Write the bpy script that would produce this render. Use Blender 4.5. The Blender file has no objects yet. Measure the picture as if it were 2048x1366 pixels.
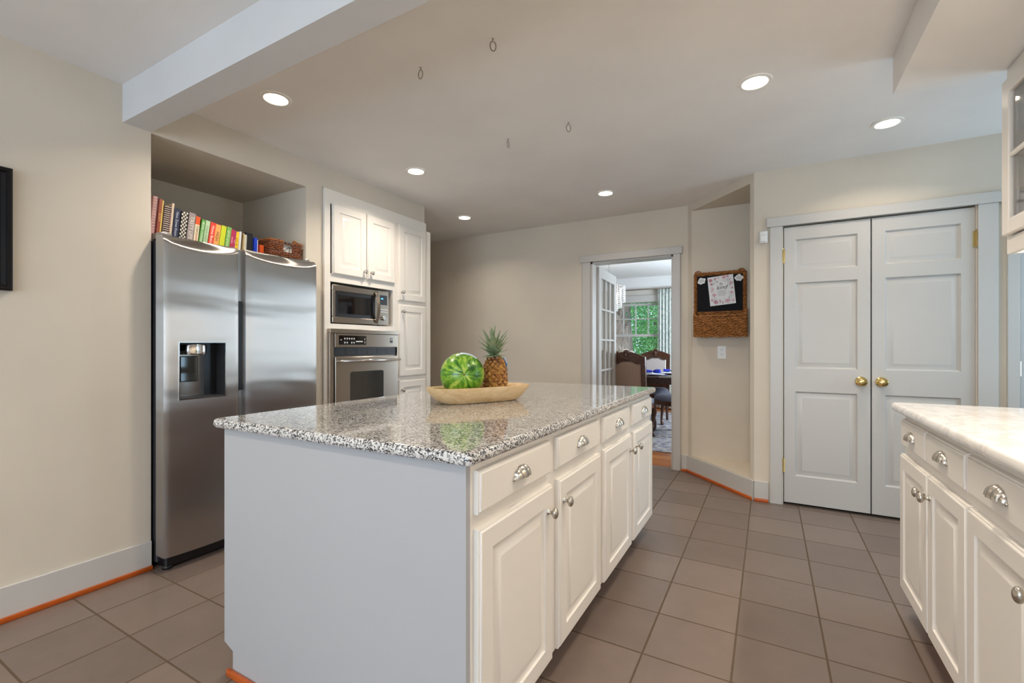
import bpy, bmesh, math, random
from mathutils import Matrix, Vector
R = math.radians
random.seed(7)
S = bpy.context.scene
COL = S.collection
PI = math.pi

# ---------------------------------------------------------------- camera
cd = bpy.data.cameras.new('camera'); cam = bpy.data.objects.new('camera', cd); COL.objects.link(cam)
cd.sensor_width = 36; cd.lens = 915.2/2048*36; cd.shift_y = 10/2048; cd.clip_start = .02
cam.location = (0, 0, 1.17); cam.rotation_euler = (R(90), 0, R(29.27))
S.camera = cam
# ---------------------------------------------------------------- colour management
S.view_settings.view_transform = 'Standard'; S.view_settings.look = 'None'
S.view_settings.exposure = 0.26; S.view_settings.gamma = 1; S.view_settings.use_curve_mapping = False
# ---------------------------------------------------------------- world
W = bpy.data.worlds.new('world'); S.world = W; W.use_nodes = True
W.node_tree.nodes['Background'].inputs[0].default_value = (.62, .8, 1, 1)
W.node_tree.nodes['Background'].inputs[1].default_value = 1.6
# ---------------------------------------------------------------- lights
def area(name, loc, rot, sx, sy, power, col, shape='RECTANGLE', spread=180):
    l = bpy.data.lights.new(name, 'AREA'); l.shape = shape; l.size = sx; l.size_y = sy
    l.energy = power; l.color = col; l.spread = R(spread)
    o = bpy.data.objects.new(name, l); COL.objects.link(o); o.location = loc; o.rotation_euler = rot
    return o
DAY = (.66, .82, 1.0)
area('daylight_back_window', (-1.0, -3.42, 1.35), (R(120), 0, 0), 3.0, 1.7, 84, DAY)
area('daylight_back_window_right', (1.9, -3.42, 1.35), (R(120), 0, 0), 1.2, 1.7, 34, DAY)
area('daylight_side_window', (2.55, 3.3, 1.5), (R(90), 0, R(90)), 1.0, 1.3, 19, (.50, .76, 1.0))
area('added_dining_side_fill', (.04, 7.0, 1.45), (R(90), 0, R(90)), 1.6, 1.3, 75, (.76, .88, 1.0))  # added fill that brightens the dining wall and door leaf, no window known here
WARM = (1.0, .885, .75)
CANS = [(-2.287, 1.51), (-2.313, 2.649), (-2.713, 3.847), (-1.223, 3.826), (-.059, 2.585), (.611, 3.44)]
CANS_UNSEEN = [(-1.2, -.45), (-2.2, -1.6), (.1, -1.6), (0.15, 1.45)]
CZ = 2.49

# ---------------------------------------------------------------- materials
MATS = {}
def mat(name, col, rough=.5, metal=0, spec=.5, coat=0, emit=None, es=1, alpha=1):
    m = bpy.data.materials.new(name); m.use_nodes = True
    b = m.node_tree.nodes['Principled BSDF']
    b.inputs['Base Color'].default_value = (*col, 1); b.inputs['Roughness'].default_value = rough
    b.inputs['Metallic'].default_value = metal; b.inputs['Specular IOR Level'].default_value = spec
    b.inputs['Coat Weight'].default_value = coat; b.inputs['Coat Roughness'].default_value = .05
    if emit: b.inputs['Emission Color'].default_value = (*emit, 1); b.inputs['Emission Strength'].default_value = es
    MATS[name] = m
    return m
def s2l(r, g, b):
    f = lambda c: (c/255/12.92) if c <= 10 else ((c/255+.055)/1.055)**2.4
    return (f(r), f(g), f(b))
def nd(m, t, **kw):
    n = m.node_tree.nodes.new(t)
    for k, v in kw.items(): setattr(n, k, v)
    return n
def lk(m, a, b): m.node_tree.links.new(a, b)
def bsdf(m): return m.node_tree.nodes['Principled BSDF']
def ramp(m, fac, stops, interp='LINEAR'):
    r = nd(m, 'ShaderNodeValToRGB'); r.color_ramp.interpolation = interp
    e = r.color_ramp.elements
    while len(e) < len(stops): e.new(.5)
    for i, (p, c) in enumerate(stops):
        e[i].position = p; e[i].color = (*c, 1)
    lk(m, fac, r.inputs[0]); return r.outputs[0]
def coords(m, scale=(1, 1, 1), rot=(0, 0, 0), loc=(0, 0, 0)):
    t = nd(m, 'ShaderNodeTexCoord'); mp = nd(m, 'ShaderNodeMapping')
    mp.inputs['Scale'].default_value = scale; mp.inputs['Rotation'].default_value = rot; mp.inputs['Location'].default_value = loc
    lk(m, t.outputs['Object'], mp.inputs[0]); return mp.outputs[0]
def noise(m, vec, scale, detail=4, rough=.5, dist=0):
    n = nd(m, 'ShaderNodeTexNoise'); n.inputs['Scale'].default_value = scale; n.inputs['Detail'].default_value = detail
    n.inputs['Roughness'].default_value = rough; n.inputs['Distortion'].default_value = dist
    lk(m, vec, n.inputs['Vector']); return n.outputs['Fac']
def bump(m, h, strength=.2, dist=.002):
    b = nd(m, 'ShaderNodeBump'); b.inputs['Strength'].default_value = strength; b.inputs['Distance'].default_value = dist
    lk(m, h, b.inputs['Height']); lk(m, b.outputs[0], bsdf(m).inputs['Normal'])
def math_(m, op, a, b=None, c=None):
    n = nd(m, 'ShaderNodeMath', operation=op)
    for i, v in enumerate((a, b, c)):
        if v is None: continue
        if isinstance(v, (int, float)): n.inputs[i].default_value = v
        else: lk(m, v, n.inputs[i])
    return n.outputs[0]

def painted(name, col, rough=.6, var=.03, bs=.04):
    m = mat(name, col, rough)
    v = coords(m); n = noise(m, v, 2.5, 3)
    lk(m, ramp(m, n, [(.3, tuple(c*(1-var) for c in col)), (.7, tuple(min(1, c*(1+var)) for c in col))]), bsdf(m).inputs['Base Color'])
    bump(m, noise(m, v, 220, 3), bs, .001)
    return m
M_WALL = painted('beige_wall_paint', s2l(208, 197, 180), .7)
M_WALLD = painted('pale_dining_wall_paint', s2l(205, 200, 190), .7)
M_CEIL = painted('ceiling_paint', s2l(232, 228, 223), .8)
M_CEILW = painted('white_ceiling_paint', s2l(232, 232, 230), .8)
M_BEAM = painted('white_beam_paint', s2l(208, 206, 204), .7)
M_TRIM = painted('white_trim_paint', s2l(192, 188, 182), .35, .01, .02)
M_CAB = painted('cream_cabinet_paint', s2l(230, 223, 213), .35, .01, .02)
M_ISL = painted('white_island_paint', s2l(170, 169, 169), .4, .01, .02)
M_CABIN = painted('cabinet_interior_paint', s2l(205, 196, 176), .6, .01, .02)
M_BLACK = mat('black_plastic', (.008, .008, .009), .3)
M_DARK = mat('dark_grey_plastic', (.03, .03, .032), .4)
M_GLOSSBLACK = mat('black_glass', (.006, .006, .007), .04, coat=.6)
M_OVENGLASS = mat('oven_window_glass', (.02, .02, .018), .12, coat=1)
M_GAPSHADE = mat('painted_gap_shade', (.05, .035, .025), .8)  # shade of the door gaps as a dark colour
M_BRASS = mat('polished_brass', (.75, .55, .22), .16, 1)
M_NICKEL = mat('brushed_nickel', (.56, .52, .46), .26, 1)
M_WIRE = mat('hook_wire', (.40, .36, .30), .3, 1)
M_WHITEP = mat('white_plastic', s2l(225, 224, 220), .35)
M_CANTRIM = mat('lamp_trim_paint', s2l(236, 232, 224), .4)
M_LENS = mat('lamp_lens', (1, 1, 1), .4, emit=(1, .88, .70), es=14)
M_BLUELED = mat('blue_clock_digits', (0, .1, .5), .4, emit=(.03, .25, 1), es=6)
M_PRINTW = mat('button_print', (.75, .75, .75), .5)
M_GLASS = mat('clear_glass', (1, 1, 1), .02)
def thin_glass(m, tint=(1, 1, 1)):
    nt = m.node_tree; out = nt.nodes['Material Output']
    tr = nd(m, 'ShaderNodeBsdfTransparent'); tr.inputs[0].default_value = (*tint, 1)
    gl = nd(m, 'ShaderNodeBsdfGlossy'); gl.inputs['Roughness'].default_value = .03
    fr = nd(m, 'ShaderNodeLayerWeight'); fr.inputs[0].default_value = .5
    sch = math_(m, 'MULTIPLY_ADD', math_(m, 'POWER', fr.outputs['Facing'], 5.0), .8, .04)
    mx = nd(m, 'ShaderNodeMixShader'); lk(m, sch, mx.inputs[0]); lk(m, tr.outputs[0], mx.inputs[1]); lk(m, gl.outputs[0], mx.inputs[2])
    lk(m, mx.outputs[0], out.inputs[0])
thin_glass(M_GLASS)
M_CRYSTAL = mat('crystal_drops', (.95, .95, .95), .05, spec=1)
bsdf(M_CRYSTAL).inputs['Transmission Weight'].default_value = .5
bsdf(M_CRYSTAL).inputs['Emission Color'].default_value = (1, .93, .82, 1); bsdf(M_CRYSTAL).inputs['Emission Strength'].default_value = .0

def wood(name, c1, c2, scale=(3, 30, 30), rough=.4, coat=0):
    m = mat(name, c1, rough, coat=coat)
    v = coords(m, scale)
    n = noise(m, v, 1.5, 6, .6, 1.2)
    lk(m, ramp(m, n, [(.3, c1), (.7, c2)]), bsdf(m).inputs['Base Color'])
    bump(m, n, .1, .001)
    return m
M_SHOE = wood('orange_shoe_moulding', s2l(196, 96, 30), s2l(165, 70, 18), (40, 6, 40), .35)
M_TOE = wood('brown_toe_kick', s2l(120, 68, 30), s2l(95, 50, 20), (20, 4, 30), .45)
M_DARKPANEL = wood('brown_stained_panel', s2l(120, 80, 44), s2l(88, 56, 30), (20, 20, 4), .45)
M_TRAY = wood('pale_carved_wood', s2l(222, 194, 150), s2l(196, 158, 108), (14, 3, 20), .6)
M_DARKWOOD = wood('dark_carved_mahogany', s2l(92, 50, 26), s2l(46, 24, 14), (9, 9, 30), .28, .3)
M_TABLE = wood('dark_table_top', s2l(70, 42, 28), s2l(44, 26, 18), (4, 30, 4), .12, .6)
M_FRAMEW = mat('black_lacquer_frame', (.006, .005, .005), .35, spec=.25)

def steel(name, base=(.56, .55, .535), rough=.2, aniso=.8, rot=0.0, vary=1):
    m = mat(name, base, rough, 1)
    b = bsdf(m); b.inputs['Anisotropic'].default_value = aniso; b.inputs['Anisotropic Rotation'].default_value = rot
    t = nd(m, 'ShaderNodeTangent', direction_type='RADIAL', axis='Z'); lk(m, t.outputs[0], b.inputs['Tangent'])
    if vary:
        v = coords(m, (1, .35, 1.6)); n = noise(m, v, 2.6, 2, .4, .3)
        bump(m, n, .55, .02)
    return m
M_STEEL = steel('brushed_stainless_steel', base=(.47, .445, .415), rough=.33, aniso=1.0)
M_STEEL2 = steel('oven_stainless_steel', (.40, .355, .30), .3, .8, .25, 0)
M_STEELSIDE = mat('grey_side_metal', (.36, .35, .34), .25, .9)
M_CHROME = mat('satin_chrome', (.7, .68, .66), .15, 1)

def granite():
    m = mat('speckled_granite', (.5, .5, .5), .07, coat=.5)
    v = coords(m)
    vo = nd(m, 'ShaderNodeTexVoronoi'); vo.inputs['Scale'].default_value = 235; vo.inputs['Randomness'].default_value = 1
    nz = nd(m, 'ShaderNodeTexNoise'); nz.inputs['Scale'].default_value = 160; nz.inputs['Detail'].default_value = 4
    lk(m, v, nz.inputs['Vector'])
    mxv = nd(m, 'ShaderNodeMixRGB'); mxv.inputs[0].default_value = .006; lk(m, v, mxv.inputs[1]); lk(m, nz.outputs['Color'], mxv.inputs[2])
    lk(m, mxv.outputs[0], vo.inputs['Vector'])
    sep = nd(m, 'ShaderNodeSeparateColor'); lk(m, vo.outputs['Color'], sep.inputs[0])
    big = noise(m, v, 22, 4, .7)
    f = math_(m, 'ADD', math_(m, 'MULTIPLY', sep.outputs[0], .70), math_(m, 'MULTIPLY', big, .42))
    c = ramp(m, f, [(.0, (.022, .022, .026)), (.33, (.04, .04, .044)), (.40, (.16, .155, .155)), (.52, (.34, .325, .305)), (.63, (.60, .575, .535)), (.9, (.74, .71, .665))])
    lk(m, c, bsdf(m).inputs['Base Color'])
    return m
M_GRAN = granite()
def quartz():
    m = mat('white_quartz', s2l(236, 230, 222), .12, coat=.3)
    v = coords(m); n = noise(m, v, 2.2, 8, .6, 2.5)
    lk(m, ramp(m, n, [(.44, s2l(238, 233, 226)), (.5, s2l(218, 212, 206)), (.56, s2l(238, 233, 226))]), bsdf(m).inputs['Base Color'])
    return m
M_QUARTZ = quartz()
M_SINK = mat('cream_porcelain', s2l(240, 234, 216), .1, coat=.5)

def tiles():
    m = mat('brown_floor_tile', s2l(128, 110, 100), .38)
    t = nd(m, 'ShaderNodeTexCoord'); sp = nd(m, 'ShaderNodeSeparateXYZ'); lk(m, t.outputs['Object'], sp.inputs[0])
    px, ox, py, oy = .3058, .497, .3025, .857
    cx = math_(m, 'DIVIDE', math_(m, 'SUBTRACT', sp.outputs[0], ox), px)
    cy = math_(m, 'DIVIDE', math_(m, 'SUBTRACT', sp.outputs[1], oy), py)
    def edge(c, p):
        f = math_(m, 'FRACT', math_(m, 'ADD', c, 100.5)); d = math_(m, 'ABSOLUTE', math_(m, 'SUBTRACT', f, .5))
        return math_(m, 'MULTIPLY', d, p)      # metres from the joint line
    d = math_(m, 'MINIMUM', edge(cx, px), edge(cy, py))
    wob = noise(m, t.outputs['Object'], 30, 3)
    d2 = math_(m, 'ADD', d, math_(m, 'MULTIPLY', math_(m, 'SUBTRACT', wob, .5), .0012))
    k = nd(m, 'ShaderNodeMapRange'); k.inputs['From Min'].default_value = .0030; k.inputs['From Max'].default_value = .0044; lk(m, d2, k.inputs['Value'])
    cell = nd(m, 'ShaderNodeCombineXYZ'); lk(m, math_(m, 'ROUND', cx), cell.inputs[0])
    lk(m, math_(m, 'FLOOR', math_(m, 'ADD', cx, .0)), cell.inputs[0]); lk(m, math_(m, 'FLOOR', cy), cell.inputs[1])
    wn = nd(m, 'ShaderNodeTexWhiteNoise', noise_dimensions='3D'); lk(m, cell.outputs[0], wn.inputs['Vector'])
    n = noise(m, t.outputs['Object'], 9, 6, .6)
    sp2 = noise(m, t.outputs['Object'], 500, 2)
    f = math_(m, 'ADD', math_(m, 'MULTIPLY', wn.outputs['Value'], .35), math_(m, 'ADD', math_(m, 'MULTIPLY', n, .45), math_(m, 'MULTIPLY', sp2, .25)))
    tc = ramp(m, f, [(.25, s2l(103, 89, 81)), (.8, s2l(125, 109, 99))])
    mx = nd(m, 'ShaderNodeMixRGB'); lk(m, k.outputs[0], mx.inputs[0]); mx.inputs[1].default_value = (*s2l(84, 68, 50), 1); lk(m, tc, mx.inputs[2])
    lk(m, mx.outputs[0], bsdf(m).inputs['Base Color'])
    rr = nd(m, 'ShaderNodeMapRange'); rr.inputs['To Min'].default_value = .9; rr.inputs['To Max'].default_value = .33; lk(m, k.outputs[0], rr.inputs['Value'])
    lk(m, rr.outputs[0], bsdf(m).inputs['Roughness'])
    hh = math_(m, 'ADD', k.outputs[0], math_(m, 'MULTIPLY', sp2, .06))
    bump(m, hh, .5, .0015)
    return m
M_TILE = tiles()
def planks():
    m = mat('orange_hardwood', s2l(170, 100, 50), .25, coat=.2)
    t = nd(m, 'ShaderNodeTexCoord'); sp = nd(m, 'ShaderNodeSeparateXYZ'); lk(m, t.outputs['Object'], sp.inputs[0])
    c = math_(m, 'DIVIDE', sp.outputs[1], .057)
    cell = nd(m, 'ShaderNodeCombineXYZ'); lk(m, math_(m, 'FLOOR', c), cell.inputs[0])
    wn = nd(m, 'ShaderNodeTexWhiteNoise', noise_dimensions='3D'); lk(m, cell.outputs[0], wn.inputs['Vector'])
    v = coords(m, (3, 30, 30)); n = noise(m, v, 2, 5, .6, 1)
    f = math_(m, 'ADD', math_(m, 'MULTIPLY', wn.outputs['Value'], .5), math_(m, 'MULTIPLY', n, .5))
    col = ramp(m, f, [(.2, s2l(150, 82, 38)), (.8, s2l(205, 135, 74))])
    fr = math_(m, 'FRACT', c); g = math_(m, 'LESS_THAN', fr, .05)
    mx = nd(m, 'ShaderNodeMixRGB'); lk(m, g, mx.inputs[0]); lk(m, col, mx.inputs[1]); mx.inputs[2].default_value = (*s2l(70, 36, 16), 1)
    lk(m, mx.outputs[0], bsdf(m).inputs['Base Color'])
    return m
M_PLANK = planks()
def rug():
    m = mat('grey_blue_rug_pile', s2l(130, 135, 150), .95)
    v = coords(m); n = noise(m, v, 7, 8, .65, 1.5)
    vo = nd(m, 'ShaderNodeTexVoronoi'); vo.inputs['Scale'].default_value = 9; lk(m, v, vo.inputs['Vector'])
    f = math_(m, 'ADD', math_(m, 'MULTIPLY', n, .7), math_(m, 'MULTIPLY', vo.outputs['Distance'], .4))
    lk(m, ramp(m, f, [(.3, s2l(88, 78, 88)), (.45, s2l(128, 128, 140)), (.6, s2l(176, 172, 170)), (.75, s2l(110, 100, 108))]), bsdf(m).inputs['Base Color'])
    bump(m, noise(m, v, 400, 2), .6, .004)
    return m
M_RUG = rug()
def wicker(name, c1, c2, c3, sx=60, sz=110):
    m = mat(name, c2, .55)
    v = coords(m); 
    w = nd(m, 'ShaderNodeTexWave', wave_type='BANDS', bands_direction='Z'); w.inputs['Scale'].default_value = sz/6.28*2; w.inputs['Distortion'].default_value = 5
    w.inputs['Detail'].default_value = 2; w.inputs['Detail Scale'].default_value = 2.4; lk(m, v, w.inputs['Vector'])
    v2 = coords(m, (1, 1, 3.2)); n = noise(m, v2, sx, 3, .6)
    f = math_(m, 'MULTIPLY', w.outputs['Fac'], math_(m, 'ADD', n, .45))
    lk(m, ramp(m, f, [(.12, c1), (.45, c2), (.85, c3)]), bsdf(m).inputs['Base Color'])
    bump(m, f, .9, .006)
    return m
M_WICK = wicker('honey_wicker', s2l(84, 42, 12), s2l(176, 106, 44), s2l(214, 146, 76), 50, 80)
M_WICKD = wicker('dark_wicker', s2l(30, 12, 8), s2l(110, 54, 30), s2l(190, 110, 62), 60, 100)
def fabric(name, col, var=.12, sc=90):
    m = mat(name, col, .9); v = coords(m); n = noise(m, v, sc, 4, .7)
    lk(m, ramp(m, n, [(.3, tuple(c*(1-var) for c in col)), (.7, tuple(min(1, c*(1+var)) for c in col))]), bsdf(m).inputs['Base Color'])
    bump(m, n, .2, .001); return m
M_FABB = fabric('taupe_chair_fabric', s2l(150, 124, 106))
M_FABL = fabric('light_grey_chair_fabric', s2l(190, 178, 172))
M_SEAT = fabric('slate_seat_fabric', s2l(104, 106, 120))
M_NAPK = fabric('cobalt_napkin_cloth', s2l(24, 40, 150))
def curtain_mat():
    m = mat('leafy_curtain_cloth', s2l(200, 205, 200), .9)
    v = coords(m, (1, 1, .6)); n = noise(m, v, 26, 4, .6, .8)
    lk(m, ramp(m, n, [(.44, s2l(222, 224, 216)), (.52, s2l(170, 184, 180)), (.56, s2l(218, 222, 214)), (.66, s2l(120, 138, 134))]), bsdf(m).inputs['Base Color'])
    return m
M_CURT = curtain_mat()
M_FLOWER = mat('cream_petals', s2l(225, 212, 196), .8)
M_PLATE = mat('white_china', s2l(222, 226, 232), .12, coat=.3)
M_SILVER = mat('silver_charger', (.7, .7, .72), .2, 1)

def melon():
    m = mat('striped_melon_rind', (.1, .3, .04), .28, coat=.15)
    t = nd(m, 'ShaderNodeTexCoord'); sp = nd(m, 'ShaderNodeSeparateXYZ'); lk(m, t.outputs['Object'], sp.inputs[0])
    sp2 = nd(m, 'ShaderNodeVectorMath', operation='MULTIPLY'); lk(m, t.outputs['Object'], sp2.inputs[0]); sp2.inputs[1].default_value = (1, 1, 0)
    nr = nd(m, 'ShaderNodeVectorMath', operation='NORMALIZE'); lk(m, sp2.outputs[0], nr.inputs[0])
    zz = nd(m, 'ShaderNodeVectorMath', operation='MULTIPLY_ADD'); lk(m, t.outputs['Object'], zz.inputs[0]); zz.inputs[1].default_value = (7, 7, 9); lk(m, nr.outputs[0], zz.inputs[2])
    broad = noise(m, zz.outputs[0], 1.9, 3, .6, .5)
    streak = noise(m, zz.outputs[0], 7.5, 6, .75, 1.2)
    mott = noise(m, t.outputs['Object'], 55, 5, .75, .8)
    st = math_(m, 'ADD', math_(m, 'MULTIPLY', broad, 1.05), math_(m, 'ADD', math_(m, 'MULTIPLY', streak, .42), math_(m, 'MULTIPLY', mott, .22)))
    c = ramp(m, st, [(.66, s2l(34, 80, 16)), (.76, s2l(66, 122, 26)), (.86, s2l(112, 158, 40)), (.94, s2l(140, 176, 54)), (1.0, s2l(186, 196, 96))])
    lk(m, c, bsdf(m).inputs['Base Color']); return m
M_MELON = melon()
M_STEMB = mat('dry_stem', s2l(120, 90, 50), .8)
M_PINE = mat('pineapple_rind', s2l(176, 120, 50), .55)
def pine_mat():
    m = M_PINE; v = coords(m); n = noise(m, v, 60, 4, .6)
    lk(m, ramp(m, n, [(.3, s2l(92, 54, 24)), (.5, s2l(150, 98, 44)), (.65, s2l(196, 148, 70)), (.8, s2l(120, 96, 50))]), bsdf(m).inputs['Base Color'])
pine_mat()
M_PINEDARK = mat('pineapple_crevices', s2l(66, 34, 16), .8)
M_LEAFP = mat('pineapple_leaf', s2l(96, 116, 70), .5)
def leafp():
    m = M_LEAFP; v = coords(m); n = noise(m, v, 14, 3)
    lk(m, ramp(m, n, [(.35, s2l(84, 108, 66)), (.58, s2l(142, 154, 116)), (.72, s2l(150, 118, 74))]), bsdf(m).inputs['Base Color'])
leafp()
M_TAGW = mat('pale_blue_tag', s2l(196, 212, 232), .4); M_TAGB = mat('blue_tag_print', s2l(40, 110, 190), .4)

# outdoors
def leafmat(name, c1, c2):
    m = mat(name, c1, .6); v = coords(m); n = noise(m, v, 3, 3)
    lk(m, ramp(m, n, [(.35, c1), (.65, c2)]), bsdf(m).inputs['Base Color'])
    bsdf(m).inputs['Transmission Weight'].default_value = 0
    return m
M_LEAF1 = leafmat('bright_green_leaves', s2l(84, 160, 96), s2l(140, 206, 120))
M_LEAF2 = leafmat('deep_green_leaves', s2l(50, 116, 84), s2l(90, 166, 116))
def bark():
    m = mat('furrowed_bark', s2l(120, 110, 108), .9); v = coords(m, (1, 1, .18)); n = noise(m, v, 22, 6, .7, .8)
    lk(m, ramp(m, n, [(.35, s2l(78, 66, 60)), (.55, s2l(140, 128, 122)), (.7, s2l(176, 170, 168))]), bsdf(m).inputs['Base Color'])
    bump(m, n, 1, .03); return m
M_BARK = bark()
M_GRASS = leafmat('lawn_grass', s2l(60, 110, 50), s2l(90, 140, 60))

# ---------------------------------------------------------------- mesh builder
class MB:
    def __init__(s): s.bm = bmesh.new()
    def _add(s, other, mi=0, mx=None):
        if mx is not None: other.transform(mx)
        for f in other.faces: f.material_index = mi
        me = bpy.data.meshes.new('tmp'); other.to_mesh(me); other.free(); s.bm.from_mesh(me); bpy.data.meshes.remove(me)
    def box(s, x0, x1, y0, y1, z0, z1, mi=0, bev=0, mx=None, seg=1):
        b = bmesh.new(); r = bmesh.ops.create_cube(b, size=1)
        for v in b.verts: v.co = Vector((x0 if v.co.x < 0 else x1, y0 if v.co.y < 0 else y1, z0 if v.co.z < 0 else z1))
        if bev: bmesh.ops.bevel(b, geom=b.edges[:], offset=bev, segments=seg, profile=.5, affect='EDGES')
        s._add(b, mi, mx); return s
    def poly(s, pts, mi=0, mx=None):
        b = bmesh.new(); b.faces.new([b.verts.new(p) for p in pts]); s._add(b, mi, mx); return s
    def prism(s, pts, z0, z1, mi=0, mx=None):
        b = bmesh.new(); n = len(pts)
        lo = [b.verts.new((x, y, z0)) for x, y in pts]; hi = [b.verts.new((x, y, z1)) for x, y in pts]
        b.faces.new(lo[::-1]); b.faces.new(hi)
        for i in range(n): b.faces.new([lo[i], lo[(i+1) % n], hi[(i+1) % n], hi[i]])
        bmesh.ops.recalc_face_normals(b, faces=b.faces[:])
        s._add(b, mi, mx); return s
    def grid(s, rows, closed_u=False, closed_v=False, mi=0, mx=None, cap=False):
        b = bmesh.new(); vs = [[b.verts.new(p) for p in r] for r in rows]
        nr, nc = len(rows), len(rows[0])
        for i in range(nr if closed_v else nr-1):
            for j in range(nc if closed_u else nc-1):
                a = [vs[i][j], vs[i][(j+1) % nc], vs[(i+1) % nr][(j+1) % nc], vs[(i+1) % nr][j]]
                try: b.faces.new(a)
                except ValueError: pass
        if cap:
            for r in (vs[0], vs[-1]):
                try: b.faces.new(r)
                except ValueError: pass
        bmesh.ops.remove_doubles(b, verts=b.verts[:], dist=1e-6)
        bmesh.ops.recalc_face_normals(b, faces=b.faces[:])
        s._add(b, mi, mx); return s
    def lathe(s, prof, seg=24, mi=0, mx=None, sx=1, sy=1):
        rows = [[(r*sx*math.cos(2*PI*k/seg), r*sy*math.sin(2*PI*k/seg), z) for k in range(seg)] for r, z in prof]
        return s.grid(rows, closed_u=True, mi=mi, mx=mx, cap=True)
    def tube(s, path, r, seg=10, mi=0, mx=None, closed=False):
        P = [Vector(p) for p in path]; n = len(P); rs = r if isinstance(r, (list, tuple)) else [r]*n
        rows = []; up = None
        for i in range(n):
            if closed: t = (P[(i+1) % n]-P[i-1]).normalized()
            else: t = (P[min(i+1, n-1)]-P[max(i-1, 0)]).normalized()
            if up is None: up = Vector((0, 0, 1)) if abs(t.z) < .9 else Vector((1, 0, 0))
            a = t.cross(up).normalized(); up = a.cross(t).normalized()
            rows.append([P[i]+(a*math.cos(2*PI*k/seg)+up*math.sin(2*PI*k/seg))*rs[i] for k in range(seg)])
        return s.grid(rows, closed_u=True, closed_v=closed, mi=mi, mx=mx, cap=not closed)
    def ball(s, c, r, mi=0, mx=None, u=16, v=10):
        rr = r if isinstance(r, (list, tuple)) else (r, r, r)
        b = bmesh.new(); bmesh.ops.create_uvsphere(b, u_segments=u, v_segments=v, radius=1)
        for q in b.verts: q.co = Vector((c[0]+q.co.x*rr[0], c[1]+q.co.y*rr[1], c[2]+q.co.z*rr[2]))
        s._add(b, mi, mx); return s
    def rings(s, rect_fn, prof, mi=0, mx=None, cap=True):
        rows = [rect_fn(i, d) for i, d in prof]
        s.grid(rows, closed_u=True, mi=mi, mx=mx)
        if cap: s.poly(rows[-1], mi, mx)
        return s
    def plate(s, w, h, t, us, vs, panels, prof, edge=.004, mi=0, mx=None, ogee=False):
        """slab w x h x t with grid lines us/vs; panels = set of (i,j) cells filled with the moulded rings of prof"""
        e = edge
        def rect(i, d): return [(i, i, d), (w-i, i, d), (w-i, h-i, d), (i, h-i, d)]
        if ogee: s.grid([rect(0, 0), rect(0, t-.009), rect(.0015, t-.006), rect(.004, t-.0052), rect(.006, t-.0052), rect(.0065, t-.003), rect(.0085, t-.0005), rect(e, t)], closed_u=True, mi=mi, mx=mx)
        else: s.grid([rect(0, 0), rect(0, t-e), rect(e, t)], closed_u=True, mi=mi, mx=mx)
        s.poly(rect(0, 0)[::-1], mi, mx)
        U = [e]+list(us)+[w-e]; V = [e]+list(vs)+[h-e]
        for i in range(len(U)-1):
            for j in range(len(V)-1):
                a, b_, c, d = U[i], U[i+1], V[j], V[j+1]
                if (i, j) in panels:
                    f = lambda k, z: [(a+k, c+k, z), (b_-k, c+k, z), (b_-k, d-k, z), (a+k, d-k, z)]
                    s.rings(f, [(0, t)]+[(k, t+z) for k, z in prof], mi, mx)
                else: s.poly([(a, c, t), (b_, c, t), (b_, d, t), (a, d, t)], mi, mx)
        return s
    def text(s, body, size, mx, mi=0, align='CENTER', ext=0.0003, shear=0, bold=0):
        cu = bpy.data.curves.new('t', 'FONT'); cu.body = body; cu.size = size; cu.align_x = align; cu.align_y = 'CENTER'; cu.extrude = ext; cu.shear = shear; cu.offset = bold
        cu.resolution_u = 3
        o = bpy.data.objects.new('t', cu); COL.objects.link(o)
        dg = bpy.context.evaluated_depsgraph_get(); me = bpy.data.meshes.new_from_object(o.evaluated_get(dg))
        b = bmesh.new(); b.from_mesh(me); bpy.data.objects.remove(o); bpy.data.curves.remove(cu); bpy.data.meshes.remove(me)
        s._add(b, mi, mx); return s

def fr(o, u, v, n):
    m = Matrix((Vector(u), Vector(v), Vector(n))).transposed().to_4x4(); m.translation = Vector(o); return m
def FX(x, y, z): return fr((x, y, z), (0, 1, 0), (0, 0, 1), (1, 0, 0))       # surface facing +X
def FNX(x, y, z): return fr((x, y, z), (0, -1, 0), (0, 0, 1), (-1, 0, 0))    # facing -X
def FNY(x, y, z): return fr((x, y, z), (1, 0, 0), (0, 0, 1), (0, -1, 0))     # facing -Y

def finish(name, mb, mats, parent=None, local=False, loc=None, smooth=35):
    me = bpy.data.meshes.new(name)
    bm = mb.bm
    if not local:
        if parent is not None: off = world_loc(parent)
        elif loc is not None: off = Vector(loc)
        else:
            xs = [v.co for v in bm.verts]
            off = Vector(((min(c.x for c in xs)+max(c.x for c in xs))/2, (min(c.y for c in xs)+max(c.y for c in xs))/2, min(c.z for c in xs)))
        bmesh.ops.translate(bm, verts=bm.verts[:], vec=-off)
    bm.to_mesh(me); bm.free()
    for m in (mats if isinstance(mats, (list, tuple)) else [mats]): me.materials.append(m)
    if smooth:
        me.polygons.foreach_set('use_smooth', [True]*len(me.polygons)); me.set_sharp_from_angle(angle=R(smooth))
    o = bpy.data.objects.new(name, me); COL.objects.link(o)
    if parent is not None: o.parent = parent
    elif not local: o.location = off
    return o
def world_loc(o):
    v = Vector(o.location); p = o.parent
    while p: v += Vector(p.location); p = p.parent
    return v
def tag(o, label, cat, group=None, kind=None):
    if label: o['label'] = label
    if cat: o['category'] = cat
    if group: o['group'] = group
    if kind: o['kind'] = kind
    return o
def thing(name, label, cat, loc, group=None, rz=0):
    o = bpy.data.objects.new(name, None); COL.objects.link(o); o.location = loc; o.rotation_euler = (0, 0, rz); o.empty_display_size = .1
    return tag(o, label, cat, group)
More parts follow.
